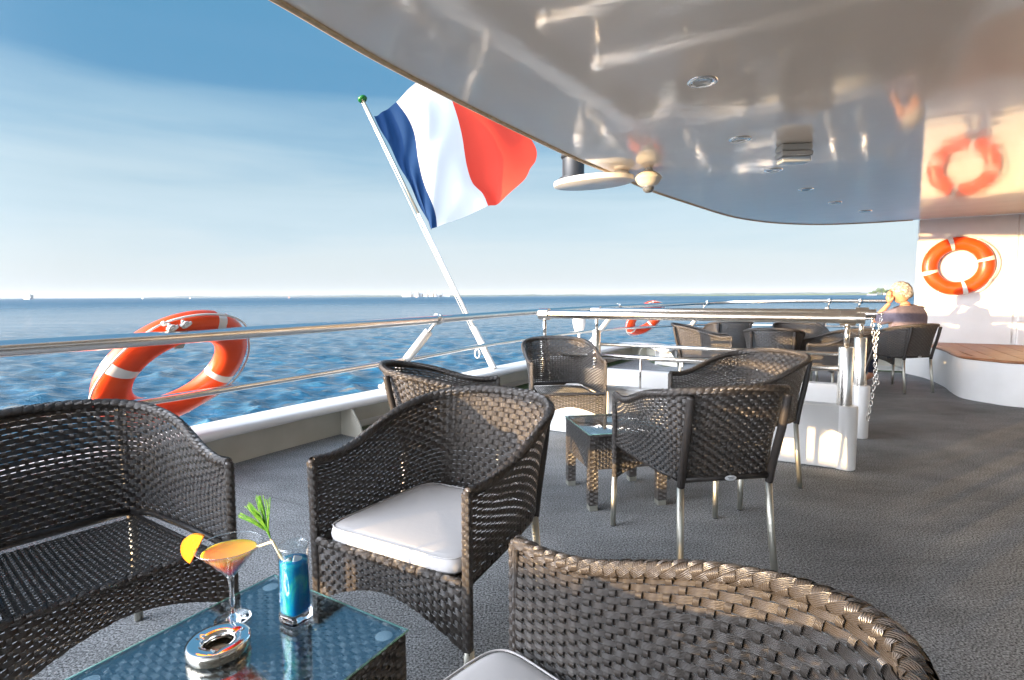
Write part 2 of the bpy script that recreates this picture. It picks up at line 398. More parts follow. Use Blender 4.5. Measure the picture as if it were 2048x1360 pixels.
# far group
place((2.42, 6.72), (.95, -.30), 'leftmost armchair beyond the stair rails, facing right, sunlit side', GC)
place((2.95, 6.05), (.45, .89), 'armchair beyond the stair rails with its rounded back turned to the camera', GC)
place((3.62, 6.70), (-.25, -.97), 'armchair beyond the stair rails facing the camera with sun on its inner back', GC)
place((3.30, 5.6), (-.98, .18), 'armchair in shade just behind the right end of the stair rails, facing left', GC)
place((3.10, 7.75), (.1, .99), 'farthest armchair beyond the stair rails, behind the others, back sunlit', GC)
place((4.0, 7.5), (-.6, -.8), 'armchair behind the stair rail end posts, beyond the shaded chair', GC)
cN = (4.83, 6.72); fN = (-.22, .975)
place(cN, fN, 'armchair in which the white haired man is sitting, beside the curved bench', GC)

# cushions
def cushion(loc, rz, label):
    mb = MB(); hw, hd, th = .238, .25, .028; n = 24; P = []
    prof = [(0, -1), (.6, -1), (.93, -1), (.985, -.8), (1, -.35), (1.006, 0), (1, .35), (.985, .8), (.93, 1), (.6, 1.18), (0, 1.25)]
    for k, z in prof:
        row = []
        for j in range(48):
            a = 2 * PI * j / 48; c, s_ = math.cos(a), math.sin(a); e = .22
            x = math.copysign(abs(c) ** e, c) * hw * k; y = math.copysign(abs(s_) ** e, s_) * hd * k
            x *= 1 + .05 * (y / hd); row.append((x, y, th + z * th * (1 + .06 * math.sin(9 * x) * math.cos(7 * y))))
        P.append(row)
    mb.grid(P, closed_v=True); o = mb.build('seat_cushion', MCUSH, None, sub=1)
    o.location = loc; o.rotation_euler = (math.radians(1.2), 0, rz)
    mp_ = MB(); pts = []
    for j in range(96):
        a = 2 * PI * j / 96; c, s_ = math.cos(a), math.sin(a); e = .22
        x = math.copysign(abs(c) ** e, c) * hw * .985; y = math.copysign(abs(s_) ** e, s_) * hd * .985; x *= 1 + .05 * (y / hd)
        pts.append((x, y, th * 1.86))
    mp_.tube(pts, .0022, 6, closed=True); mp_.build('piping', MCUSH, o)
    tag(o, label, 'cushion', 'white seat cushions'); return o
def lp(c, f, x, y, z):
    f = Vector((f[0], f[1])).normalized(); r = Vector((f.y, -f.x)); return (c[0] + r.x * x + f.x * y, c[1] + r.y * x + f.y * y, z)
cushion(lp(cB, fB, 0, .035, .438), yaw_of(*fB), 'white cushion on the armchair behind the cocktail table')
cushion(lp(cC, fC, 0, .05, .438), yaw_of(*fC), 'white cushion on the nearest armchair at the bottom of the photo')

# ------------------------------------------------------------------ tables
MGLASS = arch_glass('table_glass', (.90, .97, 1.0), 2.6)
MGEDGE = mat('glass_edge', (.30, .58, .48), .1, trans=.4)
MSUCT = mat('clear_pad', (.85, .87, .88), .25, trans=.5)
def table(loc, rz, S, label, first=True):
    t = thing('side_table', label, 'table', loc, rz, 'square wicker tables with glass tops')
    h = S / 2; ZT = .425
    mb = MB(); e = h - .004
    weave(mb, lambda u, v: np.stack([-e + 2 * e * u, -e + 2 * e * v, np.full_like(u, ZT)], -1), 22, 32, wh=.84, ws=.48, ah=.003, as_=.003, su=4, sv=4, seed=8)
    mb.build('woven_top', MW, t)
    for k in range(4):
        a = PI / 2 * k; R_ = Matrix.Rotation(a, 3, 'Z'); q = lambda x, z: np.array(R_ @ Vector((x, -h, z)))
        mb = MB(); A_, B_, C_, D_ = q(-h + .02, .235), q(h - .02, .235), q(h - .02, ZT), q(-h + .02, ZT)
        weave(mb, bilinear(A_, B_, C_, D_), 22, 15, wh=.88, ws=.48, ah=.003, as_=.003, su=4, sv=4, seed=9 + k)
        weave(mb, tube_surf(np.linspace(D_, C_, 8), .009, twist=2), 26, 4, wh=1, ws=.6, ah=.0014, as_=.001, close_v=True, seed=20)
        mb.build('apron', MW, t)
        cx, cy = (R_ @ Vector((-h + .026, -h + .026, 0))).xy
        mb = MB(); P = np.linspace((cx, cy, .03), (cx, cy, ZT + .002), 30)
        weave(mb, tube_surf(P, .0255, sq=1.0, up=(0, 1, 0)), 30, 8, wh=.95, ws=.6, ah=.0014, as_=.0016, su=2, sv=3, close_v=True, seed=30 + k)
        mb.box((cx, cy, (.03 + ZT) / 2), (.044, .044, ZT - .03))
        lg = mb.build('leg', MW, t, smooth=False)
        mb = MB(); mb.box((cx, cy, .0175), (.05, .05, .035)); mb.build('foot_cap', MALU, lg, smooth=False, bevel=.002)
    mb = MB(); mb.box((0, 0, ZT + .0105), (S + .006, S + .006, .006)); g = mb.build('glass_top', MGLASS, t, smooth=False)
    mb = MB(); e2 = S / 2 + .0035
    for k in range(4): mb.tube([Matrix.Rotation(PI / 2 * k, 3, 'Z') @ Vector((x, -e2, ZT + .0105)) for x in (-e2, e2)], .0022, 6)
    mb.build('glass_edge', MGEDGE, g)
    for x in (-1, 1):
        for y in (-1, 1):
            mb = MB(); mb.lathe([(0, ZT + .0035), (.016, ZT + .0035), (.02, ZT + .006), (.018, ZT + .0072), (0, ZT + .0072)], (x * (h - .035), y * (h - .035), 0), 24)
            mb.build('clear_pad', MSUCT, t)
    return t
ZG = .4385
TA, TB, TC_ = at(134, 1360, ZG), at(548, 1150, ZG), at(805, 1256, ZG)
d1 = (TC_ - TB).normalized(); S1 = .478
ctr = (TA + TC_) / 2; ctr = (ctr + Vector((TB.x, TB.y, 0)) + Vector(((-d1.y) * -S1 / 2 + d1.x * S1 / 2, 0, 0)) * 0) if False else ctr
t1 = math.atan2(d1.y, d1.x)
ctr = TB + Vector((d1.x, d1.y, 0)) * S1 / 2 + Vector((d1.y, -d1.x, 0)) * S1 / 2
table((ctr.x, ctr.y, 0), t1, S1, 'wicker table whose glass top carries the cocktails and ashtray')
q0, q1, q2, q3 = at(1138, 968, 0), at(1188, 1020, 0), at(1323, 1005, 0), at(1260, 962, 0)
cc = (q0 + q1 + q2 + q3) / 4; dd = ((q2 - q1) + (q3 - q0)).normalized()
table((cc.x, cc.y, 0), math.atan2(dd.y, dd.x), .462, 'empty wicker table with a clear glass top in front of the armchair facing the camera')
# ------------------------------------------------------------------ ship
av = Vector((.5, .866, 0)); bv = Vector((.866, -.5, 0))
def ship_off(P, n0, n1): return P + bv * n0 + av * n1
# bulwark inner top edge
ZB = .30
bp_ = [at(560, 834, ZB), at(800, 784, ZB), at(1032, 735, ZB), at(1200, 701, ZB), at(1279, 687, ZB)]
W0 = at(1826, 682, .49); ZC = vplane(1826, 440, W0, (bv.x, bv.y)).z
far_c = W0 - bv * 3.3
path = [bp_[0] - av * 9, bp_[0] - av * 3] + bp_ + [far_c - av * .9 - bv * .15, far_c - av * .35 + bv * .02, far_c + bv * .45 - av * .02, far_c + bv * 1.4, W0 - bv * .05 - av * 0]
path = [Vector((p.x, p.y, 0)) for p in path]
PB = catmull([tuple(p) for p in path], 120)
Tn = np.gradient(PB, axis=0); Tn /= np.linalg.norm(Tn, axis=1, keepdims=True); On = np.stack([-Tn[:, 1], Tn[:, 0], 0 * Tn[:, 0]], -1)   # outboard (left of travel)
def sweep(prof, closed=False, i0=0, i1=None):
    i1 = i1 or len(PB); P = np.array([[PB[i] + On[i] * o + np.array([0, 0, z]) for o, z in prof] for i in range(i0, i1)])
    return MB().grid(P, closed_v=closed)
# deck
inner = [PB[i] + On[i] * .30 for i in range(0, 120, 3)] + [PB[-1] + On[-1] * .3]
poly = [(p[0], p[1]) for p in inner]
e1 = W0 + bv * 14 + av * .3; e2 = e1 - av * 22
s0 = PB[0] + On[0] * .3
poly += [(e1.x, e1.y), (e2.x, e2.y)]
poly = poly[::-1]
MCARP = bpy.data.materials.new('deck_carpet'); MCARP.use_nodes = True
t = MCARP.node_tree; b = t.nodes['Principled BSDF']; n = t.nodes.new; l = t.links.new
tcn = n('ShaderNodeTexCoord'); n1 = n('ShaderNodeTexNoise'); n1.inputs['Scale'].default_value = 130; n1.inputs['Detail'].default_value = 4; n1.inputs['Roughness'].default_value = .75
n2 = n('ShaderNodeTexNoise'); n2.inputs['Scale'].default_value = 1.6; n2.inputs['Detail'].default_value = 5
mpc = n('ShaderNodeMapping'); mpc.inputs['Rotation'].default_value = (0, 0, math.radians(60)); mpc.inputs['Scale'].default_value = (1, 3, 1)
l(tcn.outputs['Object'], mpc.inputs[0])
n3 = n('ShaderNodeTexNoise'); n3.inputs['Scale'].default_value = 3.0; n3.inputs['Detail'].default_value = 6
l(tcn.outputs['Object'], n1.inputs['Vector']); l(tcn.outputs['Object'], n2.inputs['Vector']); l(mpc.outputs[0], n3.inputs['Vector'])
r1 = n('ShaderNodeMapRange'); r1.inputs[1].default_value = .38; r1.inputs[2].default_value = .63; r1.inputs[3].default_value = .08; r1.inputs[4].default_value = 2.0
l(n1.outputs['Fac'], r1.inputs[0])
r2 = n('ShaderNodeMapRange'); r2.inputs[1].default_value = .3; r2.inputs[2].default_value = .7; r2.inputs[3].default_value = .78; r2.inputs[4].default_value = 1.2
l(n2.outputs['Fac'], r2.inputs[0])
dt = n('ShaderNodeVectorMath'); dt.operation = 'DOT_PRODUCT'; l(tcn.outputs['Object'], dt.inputs[0]); dt.inputs[1].default_value = (.5, .866, 0)
fr_ = n('ShaderNodeMath'); fr_.operation = 'PINGPONG'; fr_.inputs[1].default_value = 1.0; l(dt.outputs['Value'], fr_.inputs[0])
sm1 = n('ShaderNodeMapRange'); sm1.inputs[1].default_value = .0; sm1.inputs[2].default_value = .012; sm1.inputs[3].default_value = .78; sm1.inputs[4].default_value = 1.0; l(fr_.outputs[0], sm1.inputs[0])
r3 = n('ShaderNodeMapRange'); r3.inputs[1].default_value = .35; r3.inputs[2].default_value = .6; r3.inputs[3].default_value = .92; r3.inputs[4].default_value = 1.08
l(n3.outputs['Fac'], r3.inputs[0])
m1 = n('ShaderNodeMath'); m1.operation = 'MULTIPLY'; l(r1.outputs[0], m1.inputs[0]); l(r2.outputs[0], m1.inputs[1])
m0 = n('ShaderNodeMath'); m0.operation = 'MULTIPLY'; l(m1.outputs[0], m0.inputs[0]); l(sm1.outputs[0], m0.inputs[1])
m2 = n('ShaderNodeMath'); m2.operation = 'MULTIPLY'; l(m0.outputs[0], m2.inputs[0]); l(r3.outputs[0], m2.inputs[1])
cs = n('ShaderNodeVectorMath'); cs.operation = 'SCALE'; cs.inputs[0].default_value = (.235, .243, .246); l(m2.outputs[0], cs.inputs['Scale']); l(cs.outputs[0], b.inputs['Base Color'])
b.inputs['Roughness'].default_value = .95; b.inputs['Specular IOR Level'].default_value = .15
bpn = n('ShaderNodeBump'); bpn.inputs['Distance'].default_value = .004; l(n1.outputs['Fac'], bpn.inputs['Height']); l(bpn.outputs[0], b.inputs['Normal'])
dk = MB().prism(poly, -.12, 0).build('deck', MCARP, smooth=False); struct(dk)
# bulwark
bul = thing('bulwark', 'low cream bulwark with a broad white capping running along the ship edge', 'bulwark', (0, 0, 0))
gi = int(np.argmin(np.linalg.norm(PB[:, :2] - np.array(at(690, 868, 0).xy) , axis=1)))
sweep([(.14, 0.0), (.14, .262)], i1=gi + 1).build('inner_plate', MCREAM, bul)
sweep([(.14, .085), (.14, .262)], i0=gi).build('inner_plate', MCREAM, bul)
sweep([(.20, -.10), (.29, -.10), (.29, .26), (.20, .26)], closed=True).build('outer_plate', MWHITE, bul)
nose = [(.14, .235), (.03, .232)] + [(.03 - .035 * math.sin(q), .266 - .034 * math.cos(q)) for q in np.linspace(.2, PI - .2, 8)] + [(.03, .30), (.29, .302), (.31, .29), (.31, .25)]
sweep(nose, closed=True).build('capping', MWHITE, bul)
for k in range(gi, 112, 13):
    P = Vector(PB[k]); T = Vector(Tn[k]); O = Vector(On[k])
    mb = MB(); th_ = .008; prof = [(.14, .0), (-.13, 0), (-.13, .06), (-.115, .10), (-.01, .235), (.14, .235)]
    v = [P + O * o + Vector((0, 0, z)) + T * (s * th_) for s in (-1, 1) for o, z in prof]; k6 = 6
    mb.add(v, [tuple(range(k6)), tuple(range(k6, 12))[::-1]] + [(i, k6 + i, k6 + (i + 1) % k6, (i + 1) % k6) for i in range(k6)])
    mb.build('gusset', MCREAM, bul, smooth=False)
gu = sweep([(-.02, .004), (.20, .004)], i0=gi).build('deck_gutter', MGREEN, smooth=False); struct(gu)
hp = sweep([(.29, -.1), (.22, -3), (-.4, -7.6)]).build('hull_side', MWHITE, bul)

# stern handrail
R1 = [at(0, 698, .98), at(400, 671.5, .98), at(872, 639, .98), at(1053, 625, .985), at(1240, 613.3, 1.005)]
d_ = (R1[1] - R1[0]); R1 = [R1[0] - av * 5.0 * 1.0, R1[0] - av * 1.2] + R1
cp = at(1426, 605.3, 1.046)
R1[0].z = .98; R1[1].z = .98
side = [cp]
for px, py in ((1540, 602.5), (1660, 601.2), (1775, 601.8)):
    dr = ray(px, py); tt = (cp.dot(av) + .0) / Vector((dr.x, dr.y, 0)).dot(av); side.append(Vector((dr.x * tt, dr.y * tt, H + dr.z * tt)))
side[0] = cp
RC = catmull([tuple(p) for p in R1 + side], 260)
rail = thing('stern_handrail', 'long polished steel handrail with leaning struts along the stern edge', 'railing')
MB().tube(RC[::1], .038, 18).build('top_rail', MSTEEL, rail)
MSTRUT = mat('satin_strut', (.80, .79, .76), .3, metal=.6)
# struts : lean from the capping inboard to the rail
def nearest_idx(P, q): return int(np.argmin(np.linalg.norm(P[:, :2] - np.array([q[0], q[1]]), axis=1)))
sb = at(768, 777, .302); st = Vector(RC[nearest_idx(RC, at(872, 639, .98))])
# fraction along strut where the mid rail is welded
best = min(((abs(((st.lerp(sb, f) - Vector((0, 0, H))).dot(up) / (st.lerp(sb, f) - Vector((0, 0, H))).dot(fw)) - (680 - 719) / F), f) for f in np.linspace(.1, .9, 81)))
fm = best[1]
lean = sb - st
def frame_at(i):
    T = Vector(RC[min(i + 1, len(RC) - 1)] - RC[max(i - 1, 0)]); T.z = 0; T.normalize(); O = Vector((-T.y, T.x, 0)); return T, O
T0, O0 = frame_at(nearest_idx(RC, st)); lo, lt, lz = lean.dot(O0), lean.dot(T0), lean.z
def strut(i, nm='strut'):
    p = Vector(RC[i]); T, O = frame_at(i); base = p + O * lo + T * lt + Vector((0, 0, .302 - p.z)); dv = (base - p)
    s_ = MB(); s_.tube([p + dv * .17, base], .043, 16); so_ = s_.build(nm, MSTRUT, rail)
    MB().tube([p + dv * .02, p + dv * .2], .015, 10).build('pin', MSTEEL, so_)
    c = MB(); c.tube([p - T * .03, p + T * .03], .050, 18); c.build('collar', MSTEEL, so_)
    c = MB(); c.tube([base, base + Vector((0, 0, .004)) + dv * -.01], .062, 18); c.build('base_flange', MWHITE, so_)
    k = MB(); q = p - O * .0 + Vector((0, 0, .05)); k.tube([p + O * .05 + Vector((0, 0, .035)), p + O * .02 + Vector((0, 0, .05)), p - O * .03 + Vector((0, 0, .04)), p - O * .035], .009, 8); k.build('hook', MSTEEL, so_)
    return p + dv * fm
i870 = nearest_idx(RC, st); i1226 = nearest_idx(RC, at(1228, 614, 1.0)); i1426 = nearest_idx(RC, cp)
ilft = nearest_idx(RC, Vector(RC[i870]) - av * 3.9)
strut(i870); strut(i1226); strut(i1426 - 2); strut(ilft)
# mid rail
MR = []
for i in range(0, i1426 + 1, 3):
    T, O = frame_at(i); p = Vector(RC[i]); MR.append(p + O * lo * fm + Vector((0, 0, (.302 - p.z) * fm)))
for i in range(i1426 + 3, len(RC), 4):
    T, O = frame_at(i); p = Vector(RC[i]); MR.append(p + O * lo * fm * .8 + Vector((0, 0, (.302 - p.z) * fm)))
MB().tube(MR, .024, 14).build('mid_rail', MSTEEL, rail)
i1660 = nearest_idx(RC, side[2]); strut(i1660); strut(nearest_idx(RC, side[2]) + 14)

# stair barriers
def barrier(xr, yr, label, rails, Lb, pxl):
    P = at(xr, yr, 0); g = thing('stair_barrier', label, 'railing', (P.x, P.y, 0), math.atan2(bv.y, bv.x), 'steel barriers on white coamings round the stairwell')
    q = Vector((0, 0, 0))
    hw = .055
    mb = MB(); mb.box((-Lb / 2 - .06, .065, .222), (Lb, .11, .436)); co = mb.build('coaming', MWHITE, g, smooth=False, bevel=.01)
    mb = MB(); mb.lathe([(0, 0.004), (.069, .004), (.07, .01), (.07, .43), (.064, .44), (0, .441)], (-.07, .065, 0), 28); mb.build('rounded_end', MWHITE, g, angle=50)
    zt = 1.035
    for x, nm in ((-.085, 'end'), (-Lb + .05, 'other')):
        mb = MB(); mb.lathe([(.046, .44), (.046, .832), (.043, .838), (0, .838)], (x, .065, 0), 24); po = mb.build('post', MSTEEL, g, angle=50)
        mb = MB(); mb.tube([(x, .065, .83), (x, .065, .99)], .017, 12); mb.build('pin', MSTEEL, po)
        mb = MB(); mb.tube([(x - .045, .065, zt), (x + .045, .065, zt)], .052, 24); mb.build('collar', MSTEEL, po, angle=50)
    MB().tube([(-Lb + .0, .065, zt), (-.085, .065, zt)], .0375, 20).build('top_rail', MSTEEL, g, angle=50)
    mb = MB(); mb.tube([(-.05, .065, zt), (.005, .065, zt)], .036, 20); mb.tube([(.006, .065, zt), (.012, .065, zt)], .042, 20); mb.tube([(.012, .065, zt), (.05, .065, zt)], .008, 8)
    mb.lathe([(0, -.012), (.009, -.008), (.012, 0), (.009, .008), (0, .012)], (.052, .065, zt), 10)
    mb.build('end_cap', MSTEEL, g, angle=50)
    for z in rails: MB().tube([(-Lb + .06, .065, z), (-.12, .065, z)], .018, 12).build('lower_rail', MSTEEL, g)
    for x in (-Lb * .35, -Lb * .62): MB().tube([(x, .065, .44), (x, .065, rails[-1])], .009, 8).build('stanchion', MSTEEL, g)
    return P, g
Pn, gn = barrier(1712, 945, 'nearer steel barrier on a white coaming with a rounded end, in front of the stairwell', (.69,), 2.42, 0)
Pf, gf = barrier(1737, 880, 'farther steel barrier on a white coaming beyond the stairwell', (.69, .56), 2.45, 0)
# chains hanging from the barrier ends
def chain(P, n_, label, dx):
    mb = MB(); top = Vector((P.x, P.y, 1.035)) + bv * .052 + av * .065
    for k in range(n_):
        c = top - Vector((0, 0, .02 + k * .026)) + bv * dx * math.sin(k / n_ * PI) * .03; rr = []
        ax = bv if k % 2 else av
        for j in range(10):
            a = 2 * PI * j / 10; rr.append(c + ax * .0085 * math.cos(a) + Vector((0, 0, .019)) * math.sin(a))
        mb.tube(rr, .0028, 5, closed=True)
    o = mb.build('chain', MSTEEL); tag(o, label, 'chain', 'steel chains hanging from the barriers')
chain(Pn, 26, 'steel chain hanging from the end of the nearer stair barrier', 1); chain(Pf, 22, 'steel chain hanging from the end of the farther stair barrier', -1)

# canopy
MCEIL = bpy.data.materials.new('gloss_soffit'); MCEIL.use_nodes = True
t = MCEIL.node_tree; b = t.nodes['Principled BSDF']; n = t.nodes.new; l = t.links.new
b.inputs['Base Color'].default_value = (.92, .81, .69, 1); b.inputs['Roughness'].default_value = .4; b.inputs['Specular IOR Level'].default_value = .1
b.inputs['Coat Weight'].default_value = 1.0; b.inputs['Coat Roughness'].default_value = .075; b.inputs['Coat IOR'].default_value = 1.42
tcn = n('ShaderNodeTexCoord'); n1 = n('ShaderNodeTexNoise'); n1.inputs['Scale'].default_value = 3; n1.inputs['Detail'].default_value = 3
n2 = n('ShaderNodeTexNoise'); n2.inputs['Scale'].default_value = 45; n2.inputs['Detail'].default_value = 2
l(tcn.outputs['Object'], n1.inputs['Vector']); l(tcn.outputs['Object'], n2.inputs['Vector'])
ma = n('ShaderNodeMath'); ma.operation = 'MULTIPLY_ADD'; ma.inputs[1].default_value = .035; l(n2.outputs['Fac'], ma.inputs[0]); l(n1.outputs['Fac'], ma.inputs[2])
bpn = n('ShaderNodeBump'); bpn.inputs['Distance'].default_value = .0022; l(ma.outputs[0], bpn.inputs['Height']); l(bpn.outputs[0], b.inputs['Normal']); l(bpn.outputs[0], b.inputs['Coat Normal'])
cpx = [(548, 0), (826, 158), (1132, 309), (1230, 350), (1300, 381), (1380, 408), (1450, 430), (1500, 440), (1560, 446.5), (1640, 449), (1730, 446), (1826, 440)]
CE = [at(x, y, ZC) for x, y in cpx]
dstern = (CE[2] - CE[0]).normalized()
CEs = [CE[0] - dstern * 8] + CE; edge = catmull([tuple(p) for p in CEs[1:]], 90)
edge = np.vstack([np.array(CEs[0])[None], edge])
mb = MB(); cpoly = [(p[0], p[1]) for p in edge]; f1 = W0 + bv * 14; f2 = f1 - av * 20
cpoly += [(f1.x, f1.y), (f2.x, f2.y)]
can = thing('canopy', 'broad overhead canopy with a glossy beige reflecting underside and curved edge', 'canopy', (0, 0, ZC))
mb.prism(cpoly[::-1], 0, .10); cso = mb.build('soffit', MCEIL, can, smooth=False)
ed = [tuple(p - np.array([0, 0, ZC])) for p in edge]
Te = np.gradient(edge, axis=0); Te /= np.linalg.norm(Te, axis=1, keepdims=True); Oe = np.stack([-Te[:, 1], Te[:, 0], 0 * Te[:, 0]], -1)
P = np.array([[edge[i] - np.array([0, 0, ZC]) + Oe[i] * o + np.array([0, 0, z]) for o, z in ((-.028, -.001), (-.026, -.009), (-.002, -.010), (.012, -.004), (.014, .104), (0, .106))] for i in range(len(edge))])
MB().grid(P).build('edge_trim', mat('wood_edge', (.62, .45, .27), .45, ncol=(.5, .36, .2), nscale=30), can)
# panel seams of the soffit
MSEAM = mat('seam', (.42, .37, .32), .3)
# downlights
MLENS = mat('lamp_lens', (.5, .5, .48), .15, metal=.6)
for k, (px, py) in enumerate([(1405, 163), (1480, 278), (1547, 340), (1612, 378.5), (1670, 405), (1731, 422)]):
    p = at(px, py, ZC); nth = ['nearest', 'second', 'third', 'fourth', 'fifth', 'farthest'][k]
    dl = thing('downlight', f'round chrome downlight in the soffit, {nth} of the row of six', 'ceiling light', p, 0, 'downlights in a row under the canopy')
    MB().lathe([(.046, .002), (.05, -.004), (.066, -.008), (.073, -.006), (.075, 0.0)], (0, 0, 0), 32).build('bezel', MCHROME, dl)
    MB().lathe([(0, .0 - .0015), (.02, -.001), (.034, -.003), (.046, -.004)], (0, 0, 0), 24).build('lens', MLENS, dl)
p = at(1588, 290, ZC); fx = thing('bulkhead_light', 'boxy grey emergency light with a clear cover under the canopy', 'light fixture', p, math.atan2(bv.y, bv.x) + .42)
MGREYB = mat('beige_housing', (.5, .47, .42), .35)
mb = MB(); mb.box((0, 0, -.026), (.215, .13, .05)); mb.build('housing', MGREYB, fx, smooth=False, bevel=.014)
mb = MB(); mb.box((0, -.004, -.074), (.215, .14, .036)); mb.build('rim', MGREYB, fx, smooth=False, bevel=.01)
mb = MB(); mb.box((0, -.004, -.112), (.2, .115, .036)); mb.build('clear_cover', mat('clear_cover', (.75, .82, .88), .15, trans=.35), fx, smooth=False, bevel=.012)
mb = MB(); mb.box((0, -.004, -.098), (.18, .03, .01)); mb.build('reflector', MCHROME, fx, smooth=False)
MIV = mat('ivory_plastic', (.62, .58, .5), .35)
p = at(1297, 337, ZC); cd = thing('dome_camera', 'ivory dome camera hanging from the canopy edge', 'camera', p)
mb = MB(); mb.tube([(0, 0, 0), (0, 0, -.03)], .034, 16)
mb.lathe([(.03, -.012), (.06, -.03), (.098, -.055), (.112, -.08), (.112, -.088), (.108, -.092), (.09, -.125), (.058, -.15), (.05, -.152), (0, -.152)], (0, 0, 0), 36); mb.build('housing', MIV, cd, angle=40)
mb = MB(); mb.lathe([(.05, -.151), (.049, -.17), (.04, -.19), (.022, -.203), (0, -.207)], (0, 0, 0), 28); mb.build('lens_dome', mat('dome_glass', (.6, .65, .7), .03, trans=.8), cd)
mb = MB(); mb.lathe([(0, -.15), (.026, -.153), (.032, -.168), (.022, -.186), (0, -.19)], (.006, .004, 0), 14); mb.build('camera_eye', MBLACK, cd)
# navigation light on its bracket plate
zp = ZC - .085
pc = at(1192, 368, zp + 0); pl = at(1112, 379, zp); pr = at(1266, 359, zp); half = (pr - pl).length / 2; mid = (pl + pr) / 2
nl = thing('stern_light', 'black cylindrical stern lamp on a round white plate at the canopy edge', 'lamp', (mid.x, mid.y, zp), math.atan2((pr - pl).y, (pr - pl).x))
MB().lathe([(0, 0), (.97, 0), (1, .006), (1, .044), (.97, .05), (0, .05)], (0, 0, 0), 60, half, half * .62).build('plate', MWHITE, nl, angle=50)
MB().tube([(half * .72, 0, .045), (half * .72, 0, .088)], .062, 20).build('stub', MWHITE, nl)
xx = -half * .52
mb = MB(); mb.lathe([(0, .05), (.15, .05), (.15, .062), (.13, .064), (.125, .085), (.105, .088), (.103, .1), (.1, .105), (.1, .255), (.108, .258), (.116, .27), (.112, .292), (.09, .305), (0, .308)], (xx, 0, 0), 32)
mb.build('lamp_body', MBLACK, nl, angle=40)
MB().tube([(xx + .1, 0, .075), (xx + .2, .01, .058), (xx + .3, 0, .056)], .008, 6).build('cable', MBLACK, nl)

# wall
rz_b = math.atan2(bv.y, bv.x)
wall = thing('superstructure_wall', 'white painted ship wall with a life ring, sunlit with the shadow of the seated man', 'wall', (W0.x, W0.y, 0), rz_b)
mb = MB(); mb.box((7, .06, ZC / 2), (14, .12, ZC - .004)); mb.build('wall_panel', MWHITE, wall, smooth=False)
sm = onplane(2030, 560, W0, Vector((-bv.y, bv.x, 0))); xs = (Vector((sm.x, sm.y, 0)) - Vector((W0.x, W0.y, 0))).dot(bv)
mb = MB(); mb.tube([(xs, -.003, .5), (xs, -.003, ZC - .01)], .008, 8); mb.build('weld_seam', MWHITE, wall)
mb = MB(); mb.box((xs + 1.55, -.03, ZC / 2), (3.0, .055, ZC - .01)); mb.build('raised_panel', MWHITE, wall, smooth=False, bevel=.01)
# bench
bf = [at(x, y, 0) for x, y in ((1810, 747), (1850, 757), (1886, 773), (1903, 786), (1925, 797), (1978, 807), (2048, 816))]
bf = bf + [bf[-1] + bv * .9 - av * .05, bf[-1] + bv * 2.4]
BF = catmull([tuple(p) for p in bf], 80)
def wproj(p):      # point on the wall plane opposite p (across the bench)
    q = Vector(p); d = (Vector((W0.x, W0.y, 0)) - q).dot(av) - .004; return q + av * d
bw = [wproj(p) for p in BF]
ben = thing('curved_bench', 'curved white bench base with brown wooden seat boards along the wall', 'bench', (0, 0, 0))
v = [tuple(p) for p in BF]; k = len(v)
mb = MB(); P = np.array([[BF[i] + np.array([0, 0, .004]), BF[i] + np.array([0, 0, .455])] for i in range(k)]); mb.grid(P)
lft = wproj(BF[0]); mb.add([(BF[0][0], BF[0][1], .004), (BF[0][0], BF[0][1], .455), (lft.x, lft.y, .455), (lft.x, lft.y, .004)], [(0, 1, 2, 3)])
mb.build('base', MWHITE, ben)
MTEAK = mat('teak', (.30, .13, .06), .45, ncol=(.22, .09, .04), nscale=9)
tn = np.gradient(BF, axis=0); tn /= np.linalg.norm(tn, axis=1, keepdims=True); on = np.stack([tn[:, 1], -tn[:, 0], 0 * tn[:, 0]], -1)
on *= np.sign((on @ np.array(-av)).mean())
P = np.array([[BF[i] + on[i] * o + np.array([0, 0, z]) for o, z in ((-.005, .456), (.022, .458), (.026, .47), (.022, .482), (-.09, .485), (-.09, .46))] for i in range(k)])
MB().grid(P).build('seat_nosing', MTEAK, ben)
# boards run from nosing to wall
s = 0; last = 0; W_ = .19
L_ = [0] + list(np.cumsum([float(np.dot(BF[i + 1] - BF[i], np.array(bv))) for i in range(k - 1)]))
L_ = np.maximum.accumulate(L_)
xb = 0
fin = BF - on * .095
lx = (fin - fin[0]) @ np.array(bv)
for q in range(22):
    x0 = q * .235 + .004; x1 = x0 + .227
    if x1 > lx.max(): break
    pa = [np.interp(x, np.maximum.accumulate(lx), (fin @ np.array(av))) for x in np.linspace(x0, x1, 6)]
    base0 = float(fin[0] @ np.array(bv)); wn = Vector((W0.x, W0.y, 0)).dot(av) - .006
    pts = [bv * (base0 + x) + av * a_ for x, a_ in zip(np.linspace(x0, x1, 6), pa)] + [bv * (base0 + x1) + av * wn, bv * (base0 + x0) + av * wn]
    if pa[0] > wn - .03: continue
    MB().prism([(p_.x, p_.y) for p_ in pts], .457, .482).build('board', MTEAK, ben, smooth=False, bevel=.003)

